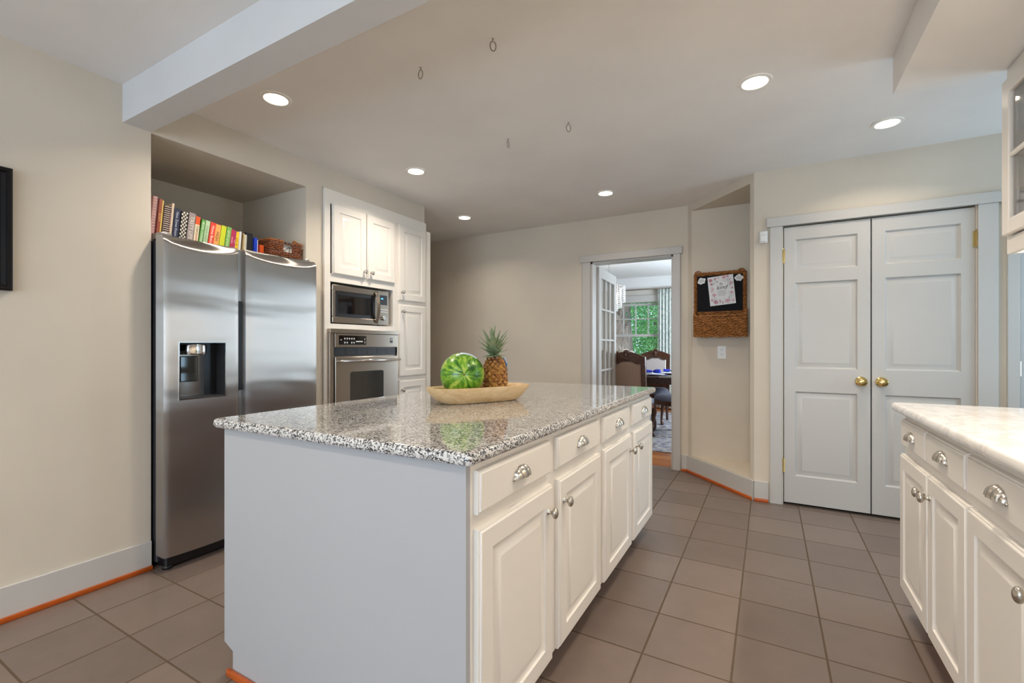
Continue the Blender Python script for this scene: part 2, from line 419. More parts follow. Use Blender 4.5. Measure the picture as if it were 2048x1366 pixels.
def struct(name, mb, mats, smooth=0, loc=(0, 0, 0)):
    o = finish(name, mb, mats, loc=loc, smooth=smooth); o['kind'] = 'structure'; return o
def sthing(name, loc=(0, 0, 0)):
    o = bpy.data.objects.new(name, None); COL.objects.link(o); o.location = loc; o['kind'] = 'structure'; return o
def copy_tree(o, parent=None):
    c = o.copy(); COL.objects.link(c)
    if parent is not None: c.parent = parent
    for ch in list(o.children): copy_tree(ch, c)
    return c

# ================================================================ ROOM SHELL
WX = -2.84            # left wall face
# floors
struct('floor', MB().box(-5.2, 3.2, -3.6, 4.61, -.1, 0), M_TILE)
struct('floor_dining', MB().box(-4.6, .2, 4.61, 9.1, -.1, 0), M_PLANK)
# ceilings
struct('ceiling', MB().box(-5.2, 3.2, -3.6, 4.55, CZ, CZ+.1), M_CEIL)
struct('ceiling_dining', MB().box(-4.6, .2, 4.67, 9.1, CZ, CZ+.1), M_CEILW)
# beam between the two halves of the room
struct('trim_1', MB().box(WX, 1.18, 1.052, 1.174, 2.30, CZ), M_BEAM)
# soffit over the right wall cabinets
struct('trim_2', MB().box(.496, 1.18, 1.174, 2.675, 2.32, CZ), M_CEIL)
# left wall with the refrigerator recess and the built-in cabinet opening
w = MB()
w.box(-3.70, WX, -3.6, 1.174, 0, CZ)                 # solid part
w.box(-3.70, WX, 1.174, 2.101, 2.295, CZ)            # above refrigerator
w.box(-3.70, -3.60, 1.174, 2.101, 0, 2.295)          # back of recess
w.box(-3.70, WX, 2.101, 2.236, 0, CZ)                # pier
w.box(-3.70, WX, 2.236, 3.372, 2.335, CZ)            # over cabinet
w.box(-3.70, -3.46, 2.236, 3.372, 0, 2.335)
struct('wall_left', w, M_WALL)
struct('wall_hall', MB().box(-5.2, -5.1, 3.3, 4.55, 0, CZ).box(-5.2, -3.7, 3.20, 3.32, 0, CZ), M_WALL)
# far wall with the doorway
DX0, DX1, DZ = -1.61, -.79, 2.045
FY = 4.55
w = MB()
w.box(-5.2, DX0, FY, FY+.12, 0, CZ); w.box(DX1, -.66, FY, FY+.12, 0, CZ); w.box(DX0, DX1, FY, FY+.12, DZ, CZ)
struct('wall_far', w, M_WALL)
# diagonal wall with tall niche
A = Vector((-.66, FY)); B = Vector((-.096, 3.945)); L = (B-A).length; T = (B-A)/L; N = Vector((-T.y, T.x))   # N points away from the kitchen
def dp(s_, d=0): q = A+T*s_+N*d; return (q.x, q.y)
s0, s1 = .055, .787
n0 = A+T*s0; n1 = A+T*s1
NB = 4.515      # niche back wall
w = MB()
w.prism([dp(0), dp(s0), (n0.x, n0.y+.09), (A.x, FY+.1)], 0, CZ)
w.prism([dp(s1), dp(L), (B.x, B.y+.66), (n1.x, B.y+.66)], 0, CZ)
tri = [(n0.x, n0.y), (n1.x, n1.y), (n1.x, NB+.09), (n0.x, n0.y+.09)]
w.prism(tri, 0, .158); w.prism(tri, 2.425, CZ)
w.prism([(n0.x, n0.y+.003), (n1.x, NB), (n1.x, NB+.09), (n0.x, n0.y+.09)], .158, 2.425)
struct('wall_diagonal', w, M_WALL)
# wall with the pantry doors
PY = 3.945
w = MB()
w.box(B.x, .095, PY, PY+.12, 0, CZ); w.box(.095, 1.138, PY, PY+.12, 2.062, CZ); w.box(1.138, 1.335, PY, PY+.12, 0, CZ)
w.box(1.335, 2.1, PY, PY+.12, 2.05, CZ); w.box(2.1, 3.2, PY, PY+.12, 0, CZ)
struct('wall_pantry', w, M_WALL)
struct('wall_closet_back', MB().box(.0, 2.3, PY+.60, PY+.66, 0, CZ), M_WALL)
# right wall behind the cabinets, side passage with a window, back wall with windows
struct('wall_right', MB().box(1.18, 1.30, -1.6, 2.68, 0, CZ), M_WALL)
w = MB(); w.box(2.6, 2.72, 2.0, 2.75, 0, CZ).box(2.6, 2.72, 3.85, 3.945, 0, CZ).box(2.6, 2.72, 2.75, 3.85, 0, .8).box(2.6, 2.72, 2.75, 3.85, 2.15, CZ)
w.box(1.30, 2.72, 1.9, 2.0, 0, CZ)
struct('wall_passage', w, M_WALL)
w = MB(); w.box(-3.7, -2.6, -3.6, -3.5, 0, CZ).box(.6, 1.2, -3.6, -3.5, 0, CZ).box(2.6, 3.2, -3.6, -3.5, 0, CZ)
w.box(-2.6, .6, -3.6, -3.5, 0, .45).box(-2.6, .6, -3.6, -3.5, 2.25, CZ).box(1.2, 2.6, -3.6, -3.5, 0, .45).box(1.2, 2.6, -3.6, -3.5, 2.25, CZ)
struct('wall_back', w, M_WALL)
struct('wall_side', MB().box(3.1, 3.2, -3.6, 2.0, 0, CZ), M_WALL)
# dining room walls
WY = 8.9
w = MB(); w.box(-4.6, -2.78, WY, WY+.15, 0, CZ).box(-1.74, .2, WY, WY+.15, 0, CZ).box(-2.78, -1.74, WY, WY+.15, 0, .72).box(-2.78, -1.74, WY, WY+.15, 2.02, CZ)
struct('wall_dining_window', w, M_WALLD)
struct('wall_dining_left', MB().box(-4.7, -4.6, 4.67, 9.05, 0, CZ), M_WALLD)
struct('wall_dining_right', MB().box(.1, .2, 4.67, 6.2, 0, CZ).box(.1, .2, 7.8, 9.05, 0, CZ).box(.1, .2, 6.2, 7.8, 0, .8).box(.1, .2, 6.2, 7.8, 2.1, CZ), M_WALLD)  # opening made for the added dining fill light
struct('wall_dining_front', MB().box(-4.6, DX0-.0, 4.67, 4.69, 0, CZ).box(DX1, .1, 4.67, 4.69, 0, CZ).box(DX0, DX1, 4.67, 4.69, DZ, CZ), M_WALLD)
# crown strip in dining room
struct('trim_3', MB().box(-4.6, .1, WY-.06, WY, 2.27, CZ), M_CEILW)

# baseboards and shoe mouldings
def base_run(name, p, q, n, h=.15, t=.016, ext=0):
    """painted board + wooden shoe strip along floor line p->q, n = room-side normal"""
    p = Vector(p); q = Vector(q); n = Vector(n).normalized(); u = (q-p).normalized()
    m = fr((p.x, p.y, 0), (u.x, u.y, 0), (n.x, n.y, 0), (0, 0, 1)) if Vector((u.x, u.y, 0)).cross(Vector((n.x, n.y, 0))).z > 0 else fr((q.x, q.y, 0), (-u.x, -u.y, 0), (n.x, n.y, 0), (0, 0, 1))
    l = (q-p).length
    b = MB().box(0, l, 0, t, .0, h, bev=.002, mx=m)
    o = struct(name, b, M_TRIM)
    s = finish('shoe_moulding', MB().box(0, l, t, t+.014, .0, .024, bev=.004, mx=m, seg=2), M_SHOE, parent=o)
    s['label'] = 'orange wood shoe moulding'
    return o
base_run('baseboard_left', (WX, -3.5), (WX, 1.172), (1, 0))
base_run('baseboard_far', (-.715, FY), (-.66, FY), (0, -1))
base_run('baseboard_far_left', (-5.1, FY), (-1.715, FY), (0, -1))
base_run('baseboard_diagonal', dp(0), dp(L), (-N.x, -N.y))
base_run('baseboard_pantry', (B.x, PY), (.0, PY), (0, -1))
base_run('baseboard_dining', (-4.5, WY), (0, WY), (0, -1))

# ================================================================ DOORS AND CASINGS
def casing(name, x0, x1, y, ztop, wl, wr, hw, head=(.02, .02), right=True):
    c = MB(); t = .02
    c.box(x0-wl, x0, y-t, y, 0, ztop, bev=.002)
    if right: c.box(x1, x1+wr, y-t, y, 0, ztop, bev=.002)
    c.box(x0-wl-head[0], x1+wr+head[1], y-t-.008, y, ztop, ztop+hw, bev=.002)
    return struct(name, c, M_TRIM)
casing('trim_4', DX0, DX1, FY, DZ, .09, .065, .07, (.02, .02))
# jamb lining of doorway
struct('trim_5', MB().box(DX0-.0, DX0+.018, FY, FY+.14, 0, DZ).box(DX1-.018, DX1, FY, FY+.14, 0, DZ).box(DX0, DX1, FY, FY+.14, DZ-.018, DZ), M_TRIM)
casing('trim_6', .088, 1.145, PY, 2.060, .078, .092, .068, (.022, .015))
casing('trim_7', 1.332, 2.1, PY, 2.05, .055, .09, .07)

PPROF = [(.002, -.006), (.010, -.012), (.016, -.012), (.042, -.004), (.045, -.003)]
def knob_rosette(parent, x, y, z):
    k = MB(); m = FNY(x, y, z)
    k.lathe([(.0, 0), (.033, 0), (.034, .004), (.026, .009), (.012, .011), (.011, .028), (.018, .034), (.028, .045), (.030, .053), (.026, .062), (.014, .068), (0, .069)], 28, mx=m)
    o = finish('door_knob', k, M_BRASS, parent); o['label'] = 'round brass knob'; return o
def hinge(parent, x, y, z, name='hinge'):
    h = MB(); 
    for i in range(5): h.lathe([(0, -.05+i*.02+.0008), (.0065, -.05+i*.02+.0008), (.0065, -.03+i*.02-.0008), (0, -.03+i*.02-.0008)], 12, mx=Matrix.Translation((x, y, z)))
    h.lathe([(0, .05), (.004, .051), (.005, .056), (0, .06)], 10, mx=Matrix.Translation((x, y, z)))
    h.box(x-.015, x+.015, y+.004, y+.007, z-.05, z+.05)
    o = finish(name, h, M_BRASS, parent); o['label'] = 'brass hinge'; return o
def pantry_leaf(name, x0, x1, px0, px1):
    r = sthing(name, (x0, PY, 0))
    z0, z1 = .020, 2.050; w_ = x1-x0; h_ = z1-z0
    m = FNY(x0, PY+.036, z0)
    b = MB().plate(w_, h_, .036, [px0-x0, px1-x0], [v-z0 for v in (.22, .84, 1.008, 1.637, 1.727, 1.955)], {(1, 1), (1, 3), (1, 5)}, PPROF, .002, mx=m)
    lf = finish('door_leaf', b, M_TRIM, r)
    return r
d1 = pantry_leaf('door_1', .100, .6115, .170, .539)
struct('door_gap_shade', MB().box(.596, .632, PY+.038, PY+.045, .01, 2.055).box(.10, 1.136, PY+.006, PY+.05, .0005, .008), M_GAPSHADE)  # dark strips painting the shade between and under the pantry doors
knob_rosette(d1, .559, PY, .928); hinge(d1, .092, PY-.008, 1.838); hinge(d1, .092, PY-.008, .291)
d2 = pantry_leaf('door_2', .6185, 1.137, .690, 1.071)
knob_rosette(d2, .671, PY, .928); hinge(d2, 1.1405, PY-.008, 1.848)
d4 = sthing('door_4', (1.339, PY, 0))
finish('door_leaf', MB().plate(.755, 2.03, .036, [.1, .655], [.2, .85, .98, 1.9], {(1, 1), (1, 3)}, PPROF, .002, mx=FNY(1.339, PY+.036, .012)), M_TRIM, d4)
finish('hinge', MB().lathe([(0, .0), (.006, .0), (.006, .09), (0, .09)], 12, mx=Matrix.Translation((1.334, PY-.008, .99))), M_CHROME, d4)

# french door opened into the dining room (hinged on the left jamb)
fd = bpy.data.objects.new('door_3', None); COL.objects.link(fd); fd['kind'] = 'structure'
fd.location = (DX0+.022, FY+.145, 0); fd.rotation_euler = (0, 0, R(93.5))
FW, FH = .79, 2.02; st = .10
leaf = MB(); leaf.box(0, st, -.018, .018, .01, FH, bev=.002); leaf.box(FW-st, FW, -.018, .018, .01, FH, bev=.002)
leaf.box(st, FW-st, -.018, .018, FH-.11, FH, bev=.002); leaf.box(st, FW-st, -.018, .018, .01, .24, bev=.002)
gz0, gz1 = .24, FH-.11; rows = 5
for i in range(1, rows): z = gz0+(gz1-gz0)*i/rows; leaf.box(st, FW-st, -.014, .014, z-.011, z+.011, bev=.003)
for i in (1, 2): x = st+(FW-2*st)*i/3; leaf.box(x-.011, x+.011, -.014, .014, gz0, gz1, bev=.003)
finish('door_leaf', leaf, M_TRIM, fd, local=True)
finish('glass_pane', MB().box(st, FW-st, -.002, .002, gz0, gz1), M_GLASS, fd, local=True)

rows = [[(st-.01+(FW-2*st+.02)*k/72, +.021+.004*math.sin(k*1.3), z) for k in range(73)] for z in (gz0-.01, gz1+.01)]
o = finish('pane_reflection_sheet', MB().grid(rows), mat('cream_reflection_tone', s2l(214, 208, 196), .9), fd, local=True, smooth=80); o['label'] = 'pleated cream sheet behind the panes standing in for their pale reflection'  # sheet added to give the glass the pale tone of a reflection
# dining window
wn = sthing('window_1', (-2.26, WY, .72))
f = MB(); X0, X1 = -2.78, -1.74; Z0, Z1 = .72, 2.02
f.box(X0-.09, X0, WY-.03, WY, Z0-.02, Z1, bev=.002).box(X1, X1+.09, WY-.03, WY, Z0-.02, Z1, bev=.002).box(X0-.10, X1+.10, WY-.035, WY, Z1, Z1+.13, bev=.002).box(X0-.12, X1+.12, WY-.07, WY, Z0-.05, Z0-.02, bev=.003)
finish('window_frame', f, M_TRIM, wn)
for nm, za, zb, mr, dy in (('upper_sash', 1.37, 2.0, True, .05), ('lower_sash', .74, 1.40, False, .02)):
    q = MB(); y0, y1 = WY+dy, WY+dy+.03
    q.box(X0, X0+.04, y0, y1, za, zb).box(X1-.04, X1, y0, y1, za, zb).box(X0+.04, X1-.04, y0, y1, za, za+.04).box(X0+.04, X1-.04, y0, y1, zb-.04, zb)
    if mr:
        for k in (1, 2, 3): x = X0+.04+(X1-X0-.08)*k/4; q.box(x-.01, x+.01, y0+.004, y1-.004, za+.04, zb-.04)
        z = (za+zb)/2+.02; q.box(X0+.04, X1-.04, y0+.003, y1-.003, z-.01, z+.01)
    so = finish(nm, q, M_TRIM, wn)
    finish('glass_pane', MB().box(X0+.04, X1-.04, (y0+y1)/2-.001, (y0+y1)/2+.001, za+.04, zb-.04), M_GLASS, so)
def plain_window(name, f):
    o = struct(name, f, M_TRIM); return o
q = MB()
for x0, x1 in ((-2.6, -1.53), (-1.53, -.47), (-.47, .6), (1.2, 1.9), (1.9, 2.6)):
    q.box(x0, x0+.04, -3.56, -3.52, .45, 2.25).box(x1-.04, x1, -3.56, -3.52, .45, 2.25).box(x0+.04, x1-.04, -3.56, -3.52, .45, .5).box(x0+.04, x1-.04, -3.56, -3.52, 2.2, 2.25).box(x0+.04, x1-.04, -3.56, -3.52, 1.33, 1.37)
plain_window('window_2', q)
q = MB().box(2.64, 2.68, 2.75, 2.79, .8, 2.15).box(2.64, 2.68, 3.81, 3.85, .8, 2.15).box(2.64, 2.68, 2.79, 3.81, .8, .84).box(2.64, 2.68, 2.79, 3.81, 2.11, 2.15).box(2.64, 2.68, 2.79, 3.81, 1.46, 1.49)
plain_window('window_3', q)

# ================================================================ RECESSED LIGHTS
can_labels = ['round ceiling downlight nearest the beam above the refrigerator', 'round ceiling downlight in front of the oven cabinet', 'smallest downlight, in the ceiling corner past the oven cabinet', 'ceiling downlight in front of the dining room doorway', 'largest ceiling downlight right of the hooks over the floor aisle', 'ceiling downlight in front of the white pantry doors']
def can(x, y, label=None, power=8.5, seen=True):
    if seen:
        r = thing('recessed_light', label, 'ceiling light', (x, y, CZ-.004), 'recessed kitchen downlights')
        finish('trim_ring', MB().grid([[(rr*math.cos(2*PI*k/40)+x, rr*math.sin(2*PI*k/40)+y, z) for k in range(40)] for rr, z in ((.078, CZ-.0005), (.076, CZ-.005), (.060, CZ-.007), (.056, CZ-.003), (.053, CZ-.001))], closed_u=True), M_CANTRIM, r)
        finish('lens', MB().lathe([(.0001, CZ-.0035), (.054, CZ-.0035), (.054, CZ-.001), (.0001, CZ-.001)], 40, mx=Matrix.Translation((x, y, 0))), M_LENS, r)
    l = area('downlight_lamp', (x, y, CZ-.012), (0, 0, 0), .10, .10, power, WARM, 'DISK', 135)
for (x, y), lb in zip(CANS, can_labels): can(x, y, lb, power=3.6 if y > 3.4 else 8.0)
for x, y in CANS_UNSEEN: can(x, y, power=13 if x == -1.2 else 8, seen=False)

# ceiling hooks
hk_lb = ['wire ceiling hook nearest the camera, over the island', 'wire ceiling hook left of the nearest one, close to the beam', 'wire ceiling hook farthest left in the far pair', 'wire ceiling hook farthest right, nearest the big downlight']
for (x, y, a), lb in zip([(-1.03, 1.671, 20), (-1.436, 1.677, -30), (-1.445, 2.527, 65), (-1.028, 2.515, 15)], hk_lb):
    pts = []
    for k in range(17):
        t = 2*PI*k/16*.93+PI/2+.2
        pts.append((.013*math.cos(t), 0, -.033+.021*math.sin(t)))
    pts = [(0, 0, 0), (0, 0, -.006), (0, 0, -.011)]+pts[1:]
    o = finish('ceiling_hook', MB().tube(pts, .0026, 8, mx=Matrix.Translation((x, y, CZ)) @ Matrix.Rotation(R(a+29), 4, 'Z')).lathe([(0, 0), (.006, 0), (.004, -.003), (0, -.004)], 12, mx=Matrix.Translation((x, y, CZ))), M_WIRE, loc=(x, y, CZ))
    tag(o, lb, 'hook', 'wire hooks in the kitchen ceiling')
# ================================================================ HARDWARE
def door_knob(parent, m):
    k = MB()
    k.lathe([(0, 0), (.009, 0), (.009, .0015), (.0062, .004), (.0048, .009), (.0052, .014), (.0075, .0175)]+[(.0155*math.sin(R(q)), .0265-.0105*math.cos(R(q))) for q in range(38, 181, 12)], 24, mx=m @ Matrix.Diagonal((.9, 1.22, 1, 1)))
    o = finish('knob', k, M_NICKEL, parent, smooth=65); o['label'] = 'oval brushed nickel knob'; return o
def cup_pull(parent, m):
    a, b, c = .046, .034, .024; NT, NP = 56, 8
    def surf(sc, off=0):
        rows = []
        for j in range(NP+1):
            ph = (PI/2)*j/NP; row = []
            for i in range(NT+1):
                th = PI*i/NT
                rid = 1-(.15*abs(math.cos(th*4.5+ph*.4))**6*math.sin(ph+.5) if sc > .95 else 0)
                row.append((a*sc*math.cos(th)*(1-(1-rid)*.4), b*sc*rid*math.sin(th)*math.cos(ph)-.012, c*sc*rid*math.sin(th)**.8*math.sin(ph)+off))
            rows.append(row)
        return rows
    k = MB(); o_ = surf(1, .001); i_ = surf(.86, .001)
    k.grid(o_+i_[::-1], mx=m)
    for s_ in (-1, 1): k.ball((s_*.046, -.013, .002), (.005, .006, .004), mx=m, u=8, v=6)
    o = finish('cup_pull', k, M_NICKEL, parent, smooth=60); o['label'] = 'ribbed nickel cup pull'; return o
CPROF = [(.001, -.003), (.003, -.0055), (.005, -.0065), (.026, -.0075), (.039, -.0012), (.041, -.0004), (.043, 0)]
def cab_door(parent, m, w_, h_, knob=None, st=.062, material=None, name='door'):
    b = MB().plate(w_, h_, .020, [st, w_-st], [st, h_-st], {(1, 1)}, CPROF, .010, mx=m, ogee=True)
    o = finish(name, b, material or M_CAB, parent)
    if knob: door_knob(o, m @ Matrix.Translation((knob[0], knob[1], .020)))
    return o
def drawer(parent, m, w_, h_, pull=True):
    b = MB().plate(w_, h_, .019, [], [], set(), CPROF, .010, mx=m, ogee=True)
    o = finish('drawer', b, M_CAB, parent)
    if pull: cup_pull(o, m @ Matrix.Translation((w_/2, h_*.53, .019)))
    return o
# ================================================================ ISLAND
IX0, IX1, IY0, IY1 = -1.716, -.655, .935, 2.948
isl = thing('kitchen_island', 'cream painted kitchen island with drawers and doors on its aisle side', 'kitchen island', ((IX0+IX1)/2, (IY0+IY1)/2, 0))
b = MB()
b.box(IX0, IX1-.0005, IY0+.018, IY1, .105, .876)                     # carcass
o = finish('body', b, M_CAB, isl)
finish('back_panel', MB().box(IX0-.004, IX0-.0005, IY0+.018, IY1, .105, .876), M_DARKPANEL, isl)['label'] = 'brown stained back panel'
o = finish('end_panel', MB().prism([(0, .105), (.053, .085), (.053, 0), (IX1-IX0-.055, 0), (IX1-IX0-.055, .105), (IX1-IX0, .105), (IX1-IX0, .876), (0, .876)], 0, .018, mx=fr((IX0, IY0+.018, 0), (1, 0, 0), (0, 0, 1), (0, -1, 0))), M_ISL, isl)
finish('toe_kick', MB().box(IX0+.055, IX1-.075, IY0+.019, IY1-.05, 0, .105), M_TOE, isl)
finish('shoe_moulding', MB().box(IX0+.035, IX1-.05, IY0-.016, IY0-.001, 0, .024, bev=.004, seg=2), M_SHOE, isl)['label'] = 'orange wood shoe moulding'
IDR = [(.965, 1.410), (1.461, 1.917), (1.978, 2.412), (2.475, 2.930)]
IDO = [(.965, 1.423), (1.470, 1.932), (1.985, 2.448), (2.495, 2.943)]
for y0, y1 in IDR: drawer(isl, FX(IX1, y0+.003, .742), y1-y0-.006, .113)
for i, (y0, y1) in enumerate(IDO):
    w_ = y1-y0-.006
    cab_door(isl, FX(IX1, y0+.003, .112), w_, .592, knob=((w_-.045) if i % 2 == 0 else .035, .512))
# granite top with rounded bullnose and rounded corners
def slab(x0, x1, y0, y1, z0, z1, cr, nose, hole=None):
    def outline(i):
        pts = []; r = max(cr-i, .001)
        for (cx, cy, a0) in ((x1-cr, y0+cr, -90), (x1-cr, y1-cr, 0), (x0+cr, y1-cr, 90), (x0+cr, y0+cr, 180)):
            for k in range(7): a = R(a0+15*k); pts.append((cx+r*math.cos(a), cy+r*math.sin(a)))
        return pts
    h = (z1-z0)/2; zc = (z0+z1)/2; rows = []
    for k in range(9):
        a = -PI/2+PI*k/8; i = nose*(1-math.cos(a))
        rows.append([(x, y, zc+h*math.sin(a)) for x, y in outline(i)])
    m = MB(); m.grid(rows, closed_u=True)
    m.poly(rows[0][::-1])
    if hole is None: m.poly(rows[-1])
    else:
        hx0, hx1, hy0, hy1 = hole; tp = rows[-1]; n = len(tp)
        # four strips from outline quarters to the hole corners
        hc = [(hx1, hy0, z1), (hx1, hy1, z1), (hx0, hy1, z1), (hx0, hy0, z1)]
        for q in range(4):
            seg = tp[q*7:(q+1)*7]; m.poly([*seg, tp[((q+1)*7) % n], hc[(q+1) % 4], hc[q]])
        lo = [(x, y, z0) for x, y, z in hc]
        m.grid([hc, lo], closed_u=True)
    return m
o = finish('granite_countertop', slab(-1.745, -.622, .905, 2.985, .878, .912, .018, .012), M_GRAN)
tag(o, 'speckled grey and white granite slab on top of the kitchen island', 'countertop')
# ================================================================ RIGHT BASE CABINETS
RX = .525
rb = thing('base_cabinet', 'cream base cabinets under the white countertop along the right wall', 'base cabinet', (.85, 1.1, 0))
finish('body', MB().box(RX, 1.165, -.45, 2.60, .105, .878), M_CAB, rb)
finish('toe_kick', MB().box(RX+.06, 1.16, -.44, 2.56, 0, .105), M_TOE, rb)
finish('shoe_moulding', MB().box(RX+.045, RX+.059, -.44, 2.56, 0, .024, bev=.004, seg=2), M_SHOE, rb)['label'] = 'orange wood shoe moulding'
RDO = [(2.600, 2.203), (2.195, 1.826), (1.818, 1.385), (1.377, .95), (.94, .5)]
RDR = [(2.588, 2.238), (2.226, 1.838), (1.820, 1.385), (1.377, .95), (.94, .5)]
for i, (ya, yb) in enumerate(RDR): drawer(rb, FNX(RX, ya, .738), ya-yb, .116)
for i, (ya, yb) in enumerate(RDO):
    w_ = ya-yb; kx = {0: w_-.03, 1: .03, 2: w_-.035, 3: .035, 4: w_-.035}[i]
    cab_door(rb, FNX(RX, ya, .112), w_, .588, knob=(kx, .512), st=.058)
SH = (.588, 1.0, 1.0, 1.828)
o = finish('quartz_countertop', slab(.484, 1.175, -.48, 2.665, .880, .918, .02, .014, SH), M_QUARTZ)
tag(o, 'white quartz countertop on the base cabinets along the right wall', 'countertop')
sk = MB(); hx0, hx1, hy0, hy1 = SH
def srect(i, z): return [(hx0+i, hy0+i, z), (hx1-i, hy0+i, z), (hx1-i, hy1-i, z), (hx0+i, hy1-i, z)]
sk.grid([srect(.001, .912), srect(.004, .903), srect(.012, .74), srect(.04, .72)], closed_u=True); sk.poly(srect(.04, .72))
o = finish('kitchen_sink', sk, M_SINK); tag(o, 'cream basin sunk into the white countertop at the right edge', 'sink')
# ================================================================ UPPER CABINET
uc = thing('wall_cabinet', 'cream upper cabinet with glass doors at the top right', 'wall cabinet', (1.0, 2.0, 1.553))
ux = .865; c = MB()
c.box(ux+.02, 1.175, 2.645, 2.665, 1.60, 2.318); c.box(ux+.02, 1.175, -.38, 2.645, 2.30, 2.318); c.box(ux+.02, 1.175, -.38, 2.645, 1.60, 1.618)
c.box(ux+.02, 1.175, 1.76, 1.78, 1.618, 2.30); c.box(ux+.02, 1.175, -.4, -.38, 1.6, 2.318)
c.box(ux, ux+.02, 2.62, 2.665, 1.553, 2.318); c.box(ux, ux+.02, -.4, 2.62, 1.553, 1.62); c.box(ux, ux+.02, -.4, 2.62, 2.24, 2.318)
c.box(ux, ux+.02, 1.74, 1.80, 1.62, 2.24); c.box(1.15, 1.175, 2.60, 2.665, 1.553, 1.6); c.box(ux+.02, 1.15, 2.645, 2.665, 1.553, 1.6)
finish('body', c, M_CAB, uc)
c = MB().box(1.162, 1.174, -.38, 2.645, 1.62, 2.30).box(ux+.03, 1.16, -.38, 2.64, 1.80, 1.818)
for zz in [1.70+.035*i for i in range(17)]:
    for xx in (ux+.07, ux+.22): c.lathe([(0, 0), (.003, 0), (.003, .001), (0, .001)], 8, mi=1, mx=fr((xx, 2.6445, zz), (1, 0, 0), (0, 0, 1), (0, -1, 0)))
finish('interior_shelf', c, [M_CABIN, M_DARK], uc)
def glass_door(ya, yb):
    w_ = ya-yb; z0, z1 = 1.626, 2.262; m = FNX(ux, ya, z0); h_ = z1-z0; s_ = .062
    g = MB(); e = .004
    g.box(0, s_, 0, h_, 0, .02, bev=e, mx=m).box(w_-s_, w_, 0, h_, 0, .02, bev=e, mx=m).box(s_-.003, w_-s_+.003, 0, s_, 0, .02, bev=e, mx=m).box(s_-.003, w_-s_+.003, h_-s_, h_, 0, .02, bev=e, mx=m)
    g.box(s_, w_-s_, h_/2-.011, h_/2+.011, .0045, .0165, bev=e, mx=m).box(w_/2-.011, w_/2+.011, s_, h_-s_, .004, .017, bev=e, mx=m)
    o = finish('door', g, M_CAB, uc); finish('glass_pane', MB().box(s_, w_-s_, s_, h_-s_, .006, .009, mx=m), M_GLASS, o)
    door_knob(o, m @ Matrix.Translation((w_-.03, .06, .02)))
for a_, b_ in ((2.655, 2.20), (2.195, 1.775), (1.765, 1.30), (1.29, .83)): glass_door(a_, b_)
finish('under_cabinet_light', MB().box(.895, .935, -.3, 2.55, 1.582, 1.598), mat('strip_light_lens', (1, 1, 1), .5, emit=(1, .9, .75), es=9), uc)
area('under_cabinet_lamp', (.915, 1.15, 1.572), (0, R(40), 0), .03, 2.7, 13, (1, .93, .84))

# ================================================================ TALL OVEN CABINET
TX = -2.82
tc = thing('oven_cabinet', 'tall cream built-in cabinet around the microwave and wall oven', 'tall cabinet', (-3.1, 2.8, 0))
c = MB()
oy0, oy1 = 2.29, 2.935
c.box(TX-.03, TX, 2.24, 2.29, .1, 2.33)                       # left stile
c.box(TX-.03, TX, 2.29, 3.372, 2.225, 2.33)                   # top rail
c.box(TX-.03, TX, 2.935, 2.99, .1, 2.225)                     # mid stile
c.box(TX-.03, TX, 2.29, 2.935, 1.652, 1.712)
c.box(TX-.03, TX, 2.29, 2.935, 1.295, 1.340)
c.box(TX-.03, TX, 2.29, 2.935, .1, .58)
c.box(TX-.03, TX, 2.99, 3.372, .1, 2.225)
c.box(-3.42, TX-.03, 2.24, 2.26, .1, 2.33).box(-3.42, TX-.03, 3.34, 3.372, .1, 2.33)
c.box(-3.42, -3.38, 2.26, 3.34, .1, 2.33).box(-3.40, TX-.03, 2.26, 2.96, 1.31, 1.338).box(-3.40, TX-.03, 2.26, 2.96, 1.655, 1.68).box(-3.40, TX-.03, 2.937, 2.96, .1, 1.9)
c.box(TX-.03, TX+.004, 3.374, 3.43, .1, 2.255)
finish('body', c, M_CAB, tc)
finish('toe_kick', MB().box(-3.4, TX-.07, 2.245, 3.37, 0, .1), M_TOE, tc)
def tdoor(y0, y1, z0, z1, kn, st=.06): cab_door(tc, FX(TX, y0, z0), y1-y0, z1-z0, kn, st)
tdoor(2.300, 2.625, 1.708, 2.232, (.295, .055)); tdoor(2.632, 2.945, 1.708, 2.232, (.035, .055))
tdoor(2.992, 3.350, 1.572, 2.238, (.030, .075)); tdoor(2.992, 3.350, .905, 1.540, (.030, .575)); tdoor(2.992, 3.350, .13, .872, (.03, .66))
tdoor(2.300, 2.625, .13, .56, (.29, .38)); tdoor(2.632, 2.94, .13, .56, (.03, .38))
# ================================================================ MICROWAVE
mw = thing('microwave_oven', 'stainless steel microwave with black glass door in the cabinet niche', 'microwave', (-3.0, 2.6, 1.3385))
my0, my1, mz0, mz1 = 2.305, 2.880, 1.348, 1.632; fx = -2.815
finish('case', MB().box(-3.2, fx-.03, my0+.004, my1-.004, mz0, mz1, bev=.004).box(-3.15, -2.9, 2.36, 2.42, 1.3385, mz0).box(-3.15, -2.9, 2.76, 2.82, 1.3385, mz0), M_DARK, mw)
m = FX(fx-.03, my0, mz0); H_ = mz1-mz0; dw = .452
d_ = MB(); d_.box(0, dw, 0, .045, 0, .03, bev=.004, mx=m).box(0, dw, H_-.045, H_, 0, .03, bev=.004, mx=m).box(0, .028, .045, H_-.045, 0, .03, mx=m, bev=.003).box(dw-.03, dw, .045, H_-.045, 0, .028, mx=m)
dd = finish('door', d_, M_STEEL2, mw)
finish('door_window', MB().box(.028, dw-.03, .045, H_-.045, .010, .024, mx=m).box(.055, dw-.06, .072, H_-.072, .0235, .0245, mi=1, mx=m), [M_BLACK, M_GLOSSBLACK], dd)
